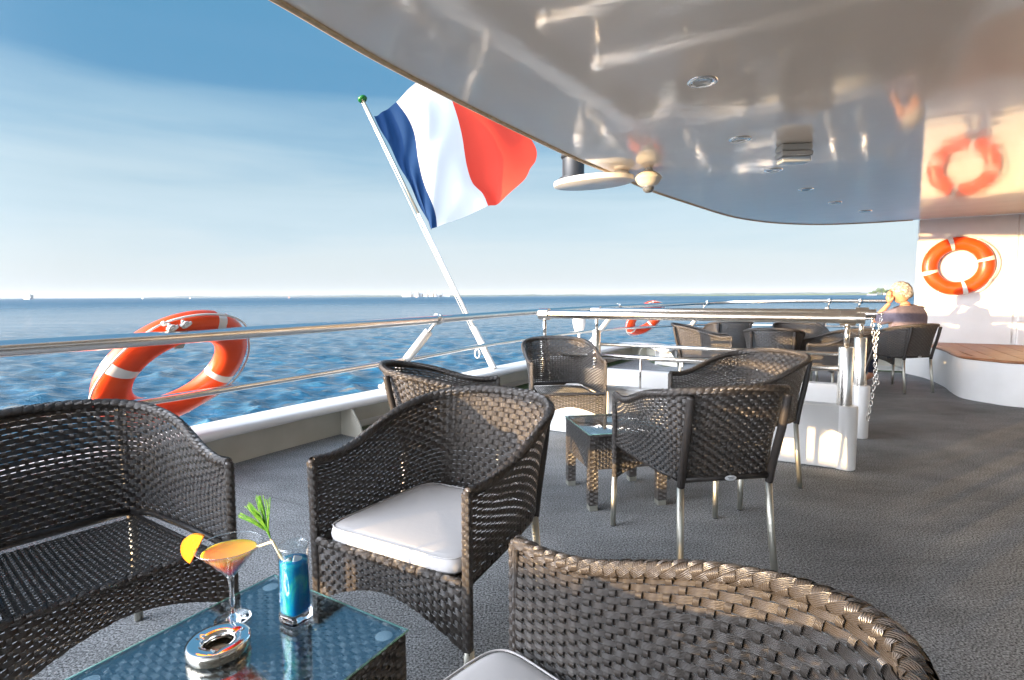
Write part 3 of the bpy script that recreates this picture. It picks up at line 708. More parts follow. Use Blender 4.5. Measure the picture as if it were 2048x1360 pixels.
# life rings
def life_ring(origin, ex, ey, R, r, label, detail=True, roll=0):
    ex = ex.normalized(); ey = (ey - ex * ey.dot(ex)).normalized(); ez = ex.cross(ey)
    g = thing('life_ring', label, 'life ring', origin, 0, 'orange life rings')
    def pt(a, b_, k=1.0, kz=.75): 
        a += roll
        rr = R + r * k * math.cos(b_); return (ex * math.cos(a) + ey * math.sin(a)) * rr + ez * (r * k * kz * math.sin(b_))
    MB().grid([[tuple(pt(2 * PI * i / 96, 2 * PI * j / 24)) for j in range(24)] for i in range(96)], closed_u=True, closed_v=True).build('ring', MORANGE, g)
    for k in range(4):
        a0 = PI / 4 + k * PI / 2
        MB().grid([[tuple(pt(a0 + .075 * (i / 6 - .5) * 2, 2 * PI * j / 24, 1.012)) for j in range(24)] for i in range(7)], closed_v=True).build('tape_band', MBAND, g)
    mb = MB()
    for k in range(4):
        a0 = PI / 2 * k; pts = []
        for q in np.linspace(0, 1, 14):
            a = a0 + PI / 2 * q + .0; pts.append(pt(a + PI / 4 - PI / 4, .15 + .3 * math.sin(q * PI), 1.10 + .22 * math.sin(q * PI)))
        mb.tube(pts, .0062, 8)
        c = pt(a0, .2, 1.12); mb.lathe([(0, -.016), (.012, -.01), (.016, 0), (.012, .01), (0, .016)], c, 10)
    mb.build('rope', MROPE, g)
    return g, ex, ey, ez
# ring 1 outside the stern rail
ia = nearest_idx(RC, at(362, 674, .98)); T, O = frame_at(ia); dv = (O * lo + Vector((0, 0, lz))).normalized()
nout = dv.cross(T); nout = nout if nout.dot(O) > 0 else -nout
HAZE_D = 2.5e-5
ax_, ay_ = T + Vector((0, 0, .15)), -dv
o1 = onplane(352, 739, Vector(RC[ia]) + nout * .10, nout)
life_ring(o1, ax_, ay_, .35, .10, 'large orange life ring outside the stern rail at the left, seen through the rails', roll=.35)
for px_, py_, sw in ((360, 690, .035),):
    q_ = onplane(px_, py_, Vector(RC[ia]) + nout * .04, nout); mb = MB(); R3 = Matrix((T, nout, dv)).transposed(); mb.box(q_, (.05, .008, .05), R3); mb.box(q_ + nout * .03, (.05, .06, .006), R3); mb.build('ring_bracket', MCREAM, rail, smooth=False, bevel=.002)
for px_, py_ in ((345, 655), (372, 648)):
    q_ = onplane(px_, py_, Vector(RC[ia]) + nout * .03, nout); mb = MB()
    kp = [q_ + T * (.022 * math.cos(a * 2.3)) + dv * (.018 * math.sin(a * 3.1)) + nout * .01 * math.sin(a) for a in np.linspace(0, 7, 26)]
    mb.tube(kp, .0065, 7); mb.build('lashing_rope', MROPE, rail)
ib = nearest_idx(RC, at(1290, 611, 1.01)); T, O = frame_at(ib); dv2 = (O * lo + Vector((0, 0, lz))).normalized(); no2 = dv2.cross(T); no2 = no2 if no2.dot(O) > 0 else -no2
o2 = onplane(1290, 636, Vector(RC[ib]) + no2 * .08, no2)
life_ring(o2, T, -dv2, .31, .09, 'small looking distant orange life ring hung on the far part of the stern rail', roll=.2)
nw = Vector((-bv.y, bv.x, 0))
o3 = onplane(1915, 532, W0 - av * .07, nw)
life_ring(o3, bv, Vector((0, 0, 1)), .318, .093, 'orange life ring mounted flat on the white wall above the bench', roll=-.52)

# flag pole and flag
pb = at(988, 738, ZB + .002); ptop = vplane(726, 200, pb, (-bv.x, -bv.y))
pd = (ptop - pb); PL = pd.length; pd.normalize()
fp = thing('flagpole', 'white leaning flagpole with a green knob on top at the stern', 'flagpole', (0, 0, 0))
MB().tube([pb, pb + pd * PL * .14], .040, 16).build('socket', MWHITE, fp, angle=50)
MB().tube([pb + pd * PL * .13, pb + pd * PL * .55], .021, 16).build('pole', MWHITE, fp)
MB().tube([pb + pd * PL * .55, ptop], .018, 16).build('pole', MALU, fp)
sidev = pd.cross(Vector((0, 1, 0))).normalized() * .04
MB().tube([pb + pd * PL * .12 + sidev, pb + pd * PL * .5 + sidev * 1.15, ptop - pd * .03 + sidev * .8], .004, 6).build('halyard', MROPE, fp)
rk = pd.to_track_quat('Z', 'Y').to_matrix()
MB().lathe([(0, .045), (.04, .042), (.062, .03), (.066, .012), (.055, -.006), (.03, -.014), (0, -.016)], ptop, 28, rot=rk).build('knob', MDARK, fp)
qb = pb + pd * PL * .12
MB().tube([qb + rt * -.03, qb + rt * -.07 + Vector((0, 0, .06)), qb + rt * -.085 + Vector((0, 0, .09))], .008, 8).build('cleat', MWHITE, fp)
qb = pb + pd * PL * .06
rr = [qb + rt * (-.10 + .03 * math.cos(a)) + Vector((0, 0, -.03 + .055 * math.sin(a))) for a in np.linspace(0, 6.28, 14)[:-1]]
MB().tube(rr, .007, 6, closed=True).build('rope_loop', MROPE, fp)
gd = Vector((.93, .36, 0)).normalized(); nf = pd.cross(gd).normalized()
def fpt(px, py): return onplane(px, py, pb, nf)
cols_px = {0: [(748, 232), (777, 288), (806, 345), (835, 401), (863, 457)],
           .33: [(792, 204), (826, 262), (835, 325), (850, 380), (868, 430), (872, 458)],
           .66: [(880, 150), (905, 205), (926, 265), (936, 325), (948, 360), (968, 382), (979, 408)],
           1.0: [(1040, 222), (1066, 262), (1077, 292), (1073, 318), (1060, 338), (1046, 364), (1016, 393)]}
NV, NU = 60, 96
cols = {k: resample(catmull([(x, y, 0) for x, y in v], 80), NV) for k, v in cols_px.items()}
ks = sorted(cols)
P = np.zeros((NU, NV, 3))
for i in range(NU):
    s = i / (NU - 1); tt = s * 3; 
    k0 = min(int(tt), 2); f_ = tt - k0
    c = catmull([cols[ks[j]][0] for j in range(4)], 4)
    for j in range(NV):
        pts_ = [cols[k][j] for k in ks]; a = 2 * pts_[0] - pts_[1]; d = 2 * pts_[3] - pts_[2]
        g4 = [a] + pts_ + [d]; p0, p1, p2, p3 = g4[k0:k0 + 4]
        xy = .5 * ((2 * p1) + (p2 - p0) * f_ + (2 * p0 - 5 * p1 + 4 * p2 - p3) * f_ ** 2 + (3 * p1 - p0 - 3 * p2 + p3) * f_ ** 3)
        q = fpt(xy[0], xy[1]); tv = j / (NV - 1)
        amp = .13 * s ** .7
        wv = math.sin(7.5 * s + 2.2 * tv + .4) * amp + .05 * s * math.sin(15 * s - 5 * tv) + .012 * math.sin(38 * s * (1 - .4 * tv) + 9 * tv) * (.4 + s)
        wv += .02 * (1 - s) * math.sin(18 * (tv + s * 1.5))
        P[i, j] = np.array(q + nf * wv)
mb = MB(); mb.grid(P)
def cloth(name, c):
    m = mat(name, c, .75, spec=.2); t = m.node_tree; b = t.nodes['Principled BSDF']
    tr = t.nodes.new('ShaderNodeBsdfTranslucent'); tr.inputs[0].default_value = (*c, 1); mx = t.nodes.new('ShaderNodeMixShader'); mx.inputs[0].default_value = .5
    t.links.new(b.outputs[0], mx.inputs[1]); t.links.new(tr.outputs[0], mx.inputs[2]); t.links.new(mx.outputs[0], t.nodes['Material Output'].inputs[0]); return m
fo = mb.build('flag', [cloth('flag_blue', (.018, .06, .17)), cloth('flag_white', (.9, .89, .87)), cloth('flag_red', (.88, .08, .05))])
mi = np.repeat([min(int((i + .5) / (NU - 1) * 3), 2) for i in range(NU - 1)], NV - 1); fo.data.polygons.foreach_set('material_index', mi.astype(int))
tag(fo, 'blue white and red tricolour flag waving from the leaning pole', 'flag')

# white stern floodlight behind the rail
pz = at(1158, 697, ZB); sl = thing('floodlight', 'rounded white lamp housing on a stalk at the stern, left of the far life ring', 'lamp', pz)
MB().tube([(0, 0, 0), (0, 0, .3)], .02, 10).build('stalk', MWHITE, sl)
MB().lathe([(0, .26), (.05, .27), (.085, .33), (.105, .42), (.105, .50), (.095, .56), (.06, .60), (0, .61)], (0, 0, 0), 28).build('housing', MWHITE, sl)

# ------------------------------------------------------------------ water
ZW = -7.5
r_near = 6.0; rr = [0.5, 3, r_near]; 
while rr[-1] < 420: rr.append(rr[-1] * 1.0115)
while rr[-1] < 40000: rr.append(rr[-1] * 1.07)
rr = np.array(rr)
thv = np.radians(np.linspace(-52, 52, 900)); tho = np.radians(np.linspace(52, 308, 60))[1:-1]
th_all = np.r_[thv, tho]
RR, TT = np.meshgrid(rr, th_all, indexing='ij'); X = RR * np.sin(TT); Y = RR * np.cos(TT)
Zw = np.zeros_like(X); DX = np.zeros_like(X); DY = np.zeros_like(X)
wr = np.random.default_rng(11); wd = math.radians(205)
for k in range(90):
    lam = .45 * (6.5 / .45) ** wr.random(); kk = 2 * PI / lam; th0 = wd + wr.normal() * .8; ph = wr.random() * 2 * PI
    amp = .0115 * lam ** .70
    step = np.maximum(RR * .0115, .12); fade = np.clip(1.6 - 3.2 * step / lam, 0, 1) * np.clip((RR - 6) / 6, 0, 1)
    a = kk * (X * math.cos(th0) + Y * math.sin(th0)) + ph
    Zw += amp * fade * np.sin(a); DX += -amp * fade * .8 * math.cos(th0) * np.cos(a) * -1; DY += -amp * fade * .8 * math.sin(th0) * np.cos(a) * -1
P = np.stack([X + DX, Y + DY, ZW + Zw], -1)
MWAT = bpy.data.materials.new('estuary_water'); MWAT.use_nodes = True
t = MWAT.node_tree; b = t.nodes['Principled BSDF']; n = t.nodes.new; l = t.links.new
tcn = n('ShaderNodeTexCoord')
ln = n('ShaderNodeVectorMath'); ln.operation = 'LENGTH'; l(tcn.outputs['Object'], ln.inputs[0]); lr = n('ShaderNodeMapRange'); lr.interpolation_type = 'SMOOTHSTEP'
lr.inputs[1].default_value = 90; lr.inputs[2].default_value = 1200; lr.inputs[3].default_value = .09; lr.inputs[4].default_value = .5; l(ln.outputs['Value'], lr.inputs[0]); l(lr.outputs[0], b.inputs['Roughness'])
b.inputs['IOR'].default_value = 1.33
hs = []
for sc_n, amp, sx_ in ((1.4, .22, 2.6), (4.5, .09, 1.7), (12, .03, 1.5), (.35, .75, 3.0), (.03, 3.0, 2.5)):
    mpn = n('ShaderNodeMapping'); mpn.inputs['Rotation'].default_value = (0, 0, math.radians(-25)); mpn.inputs['Scale'].default_value = (1 / sx_, 1, 1)
    l(tcn.outputs['Object'], mpn.inputs[0]); nn = n('ShaderNodeTexNoise'); nn.inputs['Scale'].default_value = sc_n; nn.inputs['Detail'].default_value = 4; l(mpn.outputs[0], nn.inputs['Vector'])
    mm = n('ShaderNodeMath'); mm.operation = 'MULTIPLY'; mm.inputs[1].default_value = amp; l(nn.outputs['Fac'], mm.inputs[0]); hs.append((mm, nn))
acc = hs[0][0].outputs[0]
for h_, _ in hs[1:]:
    a_ = n('ShaderNodeMath'); l(acc, a_.inputs[0]); l(h_.outputs[0], a_.inputs[1]); acc = a_.outputs[0]
bpn = n('ShaderNodeBump'); bpn.inputs['Strength'].default_value = 1.0; bpn.inputs['Distance'].default_value = 1.0; l(acc, bpn.inputs['Height']); l(bpn.outputs[0], b.inputs['Normal'])
mxw = n('ShaderNodeMix'); mxw.data_type = 'RGBA'; mxw.inputs[6].default_value = (.018, .115, .21, 1); mxw.inputs[7].default_value = (.05, .135, .19, 1)
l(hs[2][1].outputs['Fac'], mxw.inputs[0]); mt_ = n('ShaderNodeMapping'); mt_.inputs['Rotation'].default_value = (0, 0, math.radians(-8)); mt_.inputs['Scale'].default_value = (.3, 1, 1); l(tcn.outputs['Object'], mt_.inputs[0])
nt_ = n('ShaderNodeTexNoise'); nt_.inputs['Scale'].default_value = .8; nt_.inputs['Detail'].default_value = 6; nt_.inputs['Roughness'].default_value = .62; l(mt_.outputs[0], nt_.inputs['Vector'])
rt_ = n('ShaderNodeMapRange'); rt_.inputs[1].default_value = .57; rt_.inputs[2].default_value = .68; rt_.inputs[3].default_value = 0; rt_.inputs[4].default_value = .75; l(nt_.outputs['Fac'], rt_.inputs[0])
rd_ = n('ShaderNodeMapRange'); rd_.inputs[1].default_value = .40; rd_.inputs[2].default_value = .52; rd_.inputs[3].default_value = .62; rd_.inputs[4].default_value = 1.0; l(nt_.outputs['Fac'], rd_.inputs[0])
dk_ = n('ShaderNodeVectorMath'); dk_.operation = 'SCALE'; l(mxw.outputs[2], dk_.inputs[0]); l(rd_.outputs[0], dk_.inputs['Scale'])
tn_ = n('ShaderNodeMix'); tn_.data_type = 'RGBA'; tn_.inputs[7].default_value = (.24, .18, .12, 1); l(rt_.outputs[0], tn_.inputs[0]); l(dk_.outputs[0], tn_.inputs[6]); l(tn_.outputs[2], b.inputs['Base Color'])  # tan sunlit glints painted into the water colour as noise patches
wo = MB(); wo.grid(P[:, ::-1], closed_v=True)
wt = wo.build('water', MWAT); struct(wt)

# ------------------------------------------------------------------ far shore
def polar(px, D, z=0):
    d = ray(px, 600); k = D / d.y; return Vector((d.x * k, D, z))
def land(x0, x1, D, h0, h1, m, name, n_=200, seed=1):
    r_ = np.random.default_rng(seed); mb = MB(); P = []
    base = np.interp(np.linspace(0, 1, n_), np.linspace(0, 1, 24), r_.random(24)); fine = r_.random(n_)
    for i in range(n_):
        px = x0 + (x1 - x0) * i / (n_ - 1); taper = min(1, 6 * i / n_, 6 * (n_ - 1 - i) / n_ + .15); h_ = (h0 + (h1 - h0) * base[i] + (h1 - h0) * .3 * fine[i]) * taper
        a = polar(px, D, ZW - .5); b_ = polar(px, D * 1.01, ZW + h_ * .8); c_ = polar(px, D * 1.03, ZW + h_); d_ = polar(px, D * 1.2, ZW + h_ * .6)
        P.append([tuple(a), tuple(b_), tuple(c_), tuple(d_)])
    mb.grid(P); o = mb.build(name, m); struct(o); return o
MFAR = mat('far_woods', (.07, .11, .10), .9, ncol=(.12, .16, .13), nscale=.02)
MSHORE = mat('near_meadow', (.20, .24, .08), .9, ncol=(.12, .17, .07), nscale=.02)
MHILL = mat('far_hills', (.10, .14, .15), .9)
land(250, 900, 9000, 14, 34, MHILL, 'far_coast', seed=2)
land(620, 1300, 6200, 10, 20, MFAR, 'wooded_shore', seed=3)
land(1180, 1900, 6000, 14, 24, MFAR, 'wooded_shore', seed=4)
land(1300, 1860, 3600, 3, 6, MSHORE, 'meadow_shore', seed=5)
MBLD = mat('pale_concrete', (.66, .66, .64), .7, ncol=(.58, .6, .6), nscale=.05)
MBLD2 = mat('grey_concrete', (.42, .45, .48), .7)
# power station on the far shore
ps = thing('power_station', 'cluster of pale blocky buildings on the horizon left of the flagpole', 'power station', polar(860, 5600, ZW))
p0 = polar(860, 5600, 0)
for px, wpx, hp, m_ in ((812, 14, 5, MBLD), (820, 6, 12, MBLD2), (827, 9, 7, MBLD), (834, 6, 12, MBLD), (841, 12, 8, MBLD2), (850, 10, 7, MBLD), (857, 6, 12.5, MBLD), (864, 10, 9, MBLD), (870, 6, 12, MBLD2), (878, 12, 9, MBLD), (890, 20, 4, MBLD)):
    q = polar(px, 5600 + 40 * (px % 3)) - p0; ww = wpx / F * 5600; hh = hp * .8 / F * 5600 + 1
    mb = MB(); mb.box((q.x, q.y, hh / 2), (ww, 40, hh)); mb.box((q.x, q.y, hh + 1), (ww * .4, 20, 3)); mb.build('block', m_, ps, smooth=False)
# cruise ship far left
p0 = polar(58, 4200, ZW); cs_ = thing('cruise_ship', 'distant white cruise ship on the horizon at the far left', 'ship', p0)
k = 4200 / F
mb = MB()
hull = [(-10, 0), (9, 0), (7, 4), (-9, 4)]
v = []
for y_, sx_ in ((-20, 1), (20, .8)):
    for x_, z_ in ((-5 * k * 1.0, 0), (6 * k, 0), (6.5 * k, 3 * k), (-5.5 * k, 3 * k)): v.append((x_ * sx_, y_, z_))
mb.add(v, [(0, 1, 2, 3), (7, 6, 5, 4), (0, 4, 5, 1), (1, 5, 6, 2), (2, 6, 7, 3), (3, 7, 4, 0)]); mb.build('hull', mat('ship_hull', (.4, .42, .5), .5), cs_, smooth=False)
mb = MB(); mb.box((.6 * k, 0, 5.2 * k), (11 * k, 30, 4.4 * k)); mb.box((.8 * k, 0, 8 * k), (9 * k, 26, 1.6 * k)); mb.build('superstructure', MBLD, cs_, smooth=False)
mb = MB(); mb.box((.6 * k, 0, 9.9 * k), (2.2 * k, 10, 2.4 * k)); mb.build('funnel', mat('funnel', (.5, .45, .5), .5), cs_, smooth=False)
mb = MB(); mb.box((-7 * k, 0, 2.6 * k), (4 * k, 20, 5 * k)); mb.build('lifeboat_deck', mat('warm_white', (.75, .65, .5), .5), cs_, smooth=False)
# sailing boats
MSAIL = mat('sail', (.8, .78, .75), .8); MRS = mat('red_sail', (.7, .2, .15), .8)
for px, py, m_, lb in ((285, 597, MSAIL, 'tiny sailing boat with a pale sail, leftmost on the horizon'), (380, 595, MSAIL, 'tiny white sailing boat above the near life ring'), (578, 594, MRS, 'tiny boat with a reddish sail between the life ring and the flagpole'), (833, 595, MRS, 'tiny boat with a reddish sail in front of the power station')):
    D = 3000; p0 = polar(px, D, ZW); sb_ = thing('sailing_boat', lb, 'boat', p0, 0, 'sailing boats on the horizon')
    mb = MB(); mb.add([(-4, 0, .2), (0, -1.3, .3), (5, 0, .5), (0, 1.3, .3), (-4, 0, 1.2), (0, -1.6, 1.2), (5.5, 0, 1.5), (0, 1.6, 1.2)], [(0, 1, 5, 4), (1, 2, 6, 5), (2, 3, 7, 6), (3, 0, 4, 7), (4, 5, 6, 7)]); mb.build('hull', MWHITE, sb_, smooth=False)
    mb = MB(); mb.tube([(.3, 0, 1), (.3, 0, 12)], .12, 6); mb.build('mast', MALU, sb_)
    mb = MB(); mb.add([(0, 0, 1.8), (-3.8, .3, 1.8), (-1.6, .6, 6), (0, 0, 11.5), (.6, .2, 1.8), (4.4, -.2, 1.6), (.6, 0, 9.5)], [(0, 1, 2, 3), (4, 5, 6)]); mb.build('sail', m_, sb_, smooth=False)
# islet trees + lighthouse on the right
def crown(mb, c, R, n_, s):
    for _ in range(n_):
        d = rng.normal(size=3); d /= np.linalg.norm(d); rad = R * (.55 + .5 * rng.random()) * np.array([1, 1, .8]); p = c + d * rad
        a = rng.normal(size=3); a /= np.linalg.norm(a); b_ = np.cross(a, d); b_ /= np.linalg.norm(b_) + 1e-6; q = s * (.6 + .8 * rng.random())
        mb.add([p - a * q, p + b_ * q, p + a * q, p - b_ * q], [(0, 1, 2, 3)])
MTREE = mat('foliage', (.05, .10, .03), .8, ncol=(.09, .15, .05), nscale=.3)
MTRUNK = mat('bark', (.12, .09, .06), .9)
for k_, (px, hh) in enumerate(((1741, 7), (1749, 10), (1757, 14.5), (1764, 11), (1771, 13), (1778, 12))):
    D = 3300; sc_ = D / F; p0 = polar(px, D, ZW + .5)
    nth = ['leftmost', 'second', 'third and tallest', 'fourth', 'fifth', 'rightmost'][k_]
    tr = thing('shore_tree', f'distant dark tree on the shore point, {nth} of the clump', 'tree', p0, 0, 'trees on the shore point')
    Ht = hh * sc_; mb = MB(); mb.tube([(0, 0, 0), (.3, 0, Ht * .3), (0, .4, Ht * .6)], [1.2, .9, .4], 8); mb.tube([(.2, 0, Ht * .3), (3, 0, Ht * .5)], [.6, .2], 6); mb.build('trunk', MTRUNK, tr)
    mb = MB(); R0 = Ht * .42
    for _ in range(7): crown(mb, np.array([rng.normal() * R0 * .5, rng.normal() * R0 * .4, Ht * .55 + rng.normal() * R0 * .3]), R0 * .6, 90, Ht * .05)
    mb.build('crown', MTREE, tr, smooth=False)
p0 = polar(1769, 3500, ZW); k = 3500 / F; lh = thing('lighthouse', 'small white lighthouse with a reddish top above the shore trees beside the man', 'lighthouse', p0)
MB().lathe([(2.2 * k, 0), (1.9 * k, 12 * k), (2.3 * k, 12.4 * k), (2.3 * k, 13.4 * k)], n=20).build('tower', MBLD, lh)
MB().lathe([(1.6 * k, 13.4 * k), (1.6 * k, 16 * k), (0, 18.4 * k)], n=16).build('lantern', mat('lantern_red', (.6, .25, .2), .5), lh)
p0 = polar(1743, 3000, ZW); k = 3000 / F; bq = thing('barge', 'long low pale boat lying off the shore point beside the man', 'boat', p0)
mb = MB(); mb.add([(-9 * k, -3, .3), (9 * k, -3, .3), (10 * k, 0, 1.5 * k), (-9.5 * k, 0, 1.2 * k), (-9 * k, 6, .3), (9 * k, 6, .3)], [(0, 1, 2, 3), (3, 2, 5, 4), (0, 3, 4), (1, 5, 2)]); mb.build('hull', mat('pale_hull', (.75, .68, .66), .5), bq, smooth=False)
mb = MB(); mb.box((-5 * k, 1, 1.6 * k), (4 * k, 4, 1.2 * k)); mb.build('cabin', MBLD, bq, smooth=False)

# ------------------------------------------------------------------ haze over the estuary
HB = MB(); HB.box((0, 4800, 40), (24000, 10400, 100)); hz = HB.build('haze', MWHITE, smooth=False); hz['kind'] = 'stuff'
mh = bpy.data.materials.new('haze_air'); mh.use_nodes = True; t = mh.node_tree; t.nodes.clear(); oo = t.nodes.new('ShaderNodeOutputMaterial'); pv = t.nodes.new('ShaderNodeVolumePrincipled')
pv.inputs['Color'].default_value = (.86, .93, 1, 1); pv.inputs['Density'].default_value = HAZE_D; pv.inputs['Anisotropy'].default_value = 0; t.links.new(pv.outputs[0], oo.inputs['Volume'])
hz.data.materials.clear(); hz.data.materials.append(mh)
# ------------------------------------------------------------------ drinks
MGL = arch_glass('clear_glass', (.96, .98, .985), 1.6); MGS = mat('solid_glass', (.97, .99, 1), .01, trans=1.0, ior=1.45)
def liquid(name, c, r=.05, tr=.5, em=None):
    return mat(name, c, r, trans=tr, ior=1.33)
ZT_ = .4387
# cocktail glass
pg = at(466, 1238, ZT_); Zr = vplane(447, 1090, pg, (1, 0)).z
hg = min(max(Zr - ZT_, .14), .24); print('COCKTAIL', Zr - ZT_, pg)
cg = thing('cocktail_glass', 'stemmed cocktail glass with an orange and red drink, orange slice on its rim', 'glass', pg)
Rg = .072
MB().lathe([(0, .001), (.038, .001), (.040, .0025), (.034, .004), (.012, .007), (.0056, .014), (.0050, .04), (.0052, .075), (.0065, hg - .080), (.0095, hg - .0755), (0, hg - .0752)], (0, 0, 0), 64).build('stem', MGS, cg)
MB().tube([(Rg * math.cos(a), Rg * math.sin(a), hg + .0003) for a in np.linspace(0, 2 * PI, 73)[:-1]], .0011, 8, closed=True).build('rim', MGS, cg)
MGB = arch_glass('bowl_glass', (.99, .99, .985), 1.22)
MB().lathe([(.002, hg - .0745), (.010, hg - .074), (Rg, hg), (Rg + .0004, hg + .0006), (Rg - .0012, hg), (.0085, hg - .071), (0, hg - .074)], (0, 0, 0), 64).build('bowl', MGB, cg)
def rl(z): return .0085 + (Rg - .0012 - .0085) * (z - (hg - .071)) / .071 - .0004
z0, z1, z2, z3 = hg - .070, hg - .053, hg - .042, hg - .013
MRED = mat('grenadine', (.85, .02, .07), .1, trans=.35, ior=1.33); MORL = mat('orange_juice', (.95, .33, .01), .12, trans=.2, ior=1.33)
m_ = bpy.data.materials.new('layered_drink'); m_.use_nodes = True; t = m_.node_tree; b = t.nodes['Principled BSDF']
tcn = t.nodes.new('ShaderNodeTexCoord'); sp = t.nodes.new('ShaderNodeSeparateXYZ'); t.links.new(tcn.outputs['Object'], sp.inputs[0])
mrn = t.nodes.new('ShaderNodeMapRange'); mrn.inputs[1].default_value = z0; mrn.inputs[2].default_value = z3; t.links.new(sp.outputs['Z'], mrn.inputs[0])
rp = t.nodes.new('ShaderNodeValToRGB'); t.links.new(mrn.outputs[0], rp.inputs[0]); e = rp.color_ramp.elements
e[0].position = .0; e[0].color = (.95, .2, .3, 1); e[1].position = 1; e[1].color = (1, .42, .05, 1)
for p_, c_ in ((.12, (.95, .02, .08, 1)), (.3, (.98, .05, .05, 1)), (.45, (1, .20, .0, 1)), (.8, (1, .36, .0, 1))): q_ = e.new(p_); q_.color = c_
t.links.new(rp.outputs[0], b.inputs['Base Color']); b.inputs['Roughness'].default_value = .15; b.inputs['Subsurface Weight'].default_value = 1; b.inputs['Subsurface Scale'].default_value = 1; b.inputs['Subsurface Radius'].default_value = (.03, .014, .002)
MB().lathe([(0, z0), (rl(z0), z0), (rl(z1), z1), (rl(z2), z2), (rl(z3), z3), (rl(z3) * .96, z3 - .0006), (0, z3 - .0006)], (0, 0, 0), 48).build('drink', m_, cg)
MOS = mat('orange_flesh', (.95, .36, .01), .4, bump=.0006, nscale=200); MOP = mat('orange_peel', (.93, .3, .005), .45, bump=.0004, nscale=300)
os_ = Vector((-Rg + .004, -.012, hg - .004))
def wedge(mb, R0, R1, th_, a0, a1):
    n_ = 18; v = []; 
    for s_ in (-1, 1):
        for i in range(n_):
            a = a0 + (a1 - a0) * i / (n_ - 1)
            for R_ in (R0, R1): v.append(os_ + Vector((R_ * math.cos(a) , s_ * th_, R_ * math.sin(a))))
    k = 2 * n_; f = []
    for i in range(n_ - 1):
        a = 2 * i; f += [(a, a + 1, a + 3, a + 2), (k + a, k + a + 2, k + a + 3, k + a + 1), (a + 1, k + a + 1, k + a + 3, a + 3), (a, a + 2, k + a + 2, k + a)]
    f += [(0, k, k + 1, 1), (2 * n_ - 2, 2 * n_ - 1, k + 2 * n_ - 1, k + 2 * n_ - 2)]; mb.add(v, f)
sl_ = thing('orange_slice', 'half slice of orange hooked on the rim of the cocktail glass', 'fruit slice', pg)
mb = MB(); wedge(mb, .002, .033, .0035, math.radians(62), math.radians(242)); mb.build('flesh', MOS, sl_, smooth=False)
mb = MB(); wedge(mb, .033, .037, .0037, math.radians(62), math.radians(242)); mb.build('peel', MOP, sl_, smooth=False)
# tall glass
pt_ = at(592, 1238, ZT_); ht = vplane(585, 1100, pt_, (1, 0)).z - ZT_; print('TALL', ht); ht = min(max(ht, .13), .22)
ht *= 1.08; tg = thing('tall_glass', 'tall square based glass of bright blue drink with a straw', 'glass', pt_, math.radians(-28))
def sqr(r0, e, z, n_=64, k=1.0):
    row = []
    for j in range(n_):
        a = 2 * PI * j / n_; c, s_ = math.cos(a), math.sin(a); row.append((math.copysign(abs(c) ** e, c) * r0 * k, math.copysign(abs(s_) ** e, s_) * r0 * k, z))
    return row
def tgp(f): return .030 + .004 * f, .42 + .58 * min(1, f * 1.15)
rows = [sqr(.001, .42, .001), sqr(.0285, .42, .001), sqr(.030, .42, .003), sqr(.0302, .43, .115 * ht), sqr(.0285, .43, .12 * ht), sqr(.001, .42, .117 * ht)]
MB().grid(rows, closed_v=True).build('thick_base', MGS, tg)
rows = []
for f in np.linspace(.125, 1, 14): r_, e_ = tgp(f); rows.append(sqr(r_, e_, f * ht))
r_, e_ = tgp(1); rows.append(sqr(r_ - .0008, e_, ht + .0008))
for f in np.linspace(1, .14, 14): r_, e_ = tgp(f); rows.append(sqr(r_ - .0019, e_, f * ht))
r_, e_ = tgp(1); MB().tube([(p_[0] * .985, p_[1] * .985, ht) for p_ in sqr(r_, e_, ht)], .0010, 6, closed=True).build('rim', MGS, tg)
MB().grid(rows, closed_v=True).build('glass_body', MGL, tg)
mb_ = bpy.data.materials.new('blue_drink'); mb_.use_nodes = True; t = mb_.node_tree; b = t.nodes['Principled BSDF']
tcn = t.nodes.new('ShaderNodeTexCoord'); nn = t.nodes.new('ShaderNodeTexNoise'); nn.inputs['Scale'].default_value = 28; nn.inputs['Detail'].default_value = 4; nn.inputs['Distortion'].default_value = 1.2
mpn = t.nodes.new('ShaderNodeMapping'); mpn.inputs['Scale'].default_value = (1, 1, .35); mpn.inputs['Rotation'].default_value = (.5, .3, 0); t.links.new(tcn.outputs['Object'], mpn.inputs[0]); t.links.new(mpn.outputs[0], nn.inputs['Vector'])
rp = t.nodes.new('ShaderNodeValToRGB'); t.links.new(nn.outputs['Fac'], rp.inputs[0]); e = rp.color_ramp.elements; e[0].position = .42; e[0].color = (.0, .17, .45, 1); e[1].position = .68; e[1].color = (.04, .48, .40, 1); q_ = e.new(.55); q_.color = (0, .26, .50, 1)
t.links.new(rp.outputs[0], b.inputs['Base Color']); b.inputs['Roughness'].default_value = .06; b.inputs['Transmission Weight'].default_value = .35; b.inputs['IOR'].default_value = 1.34
b.inputs['Subsurface Weight'].default_value = .8; b.inputs['Subsurface Scale'].default_value = 1; b.inputs['Subsurface Radius'].default_value = (.004, .02, .03)
rows = [sqr(.001, .42, .125 * ht), sqr(.02, .42, .125 * ht)]
for f in np.linspace(.14, .80, 14): r_, e_ = tgp(f); rows.append(sqr(r_ - .0023, e_, f * ht))
rows.append(sqr(.001, .8, .802 * ht)); MB().grid(rows, closed_v=True).build('drink', mb_, tg)
MICE = mat('ice', (.75, .88, .92), .1, trans=.6, ior=1.31)
for x_, y_, z_, a_ in ((.006, .004, .775, .4), (-.009, -.007, .76, 1.1)):
    q = MB().box((0, 0, 0), (.02, .02, .018)).build('ice_cube', MICE, tg, bevel=.003, smooth=False); q.location = (x_, y_, z_ * ht); q.rotation_euler = (a_, .3, a_ * 2)
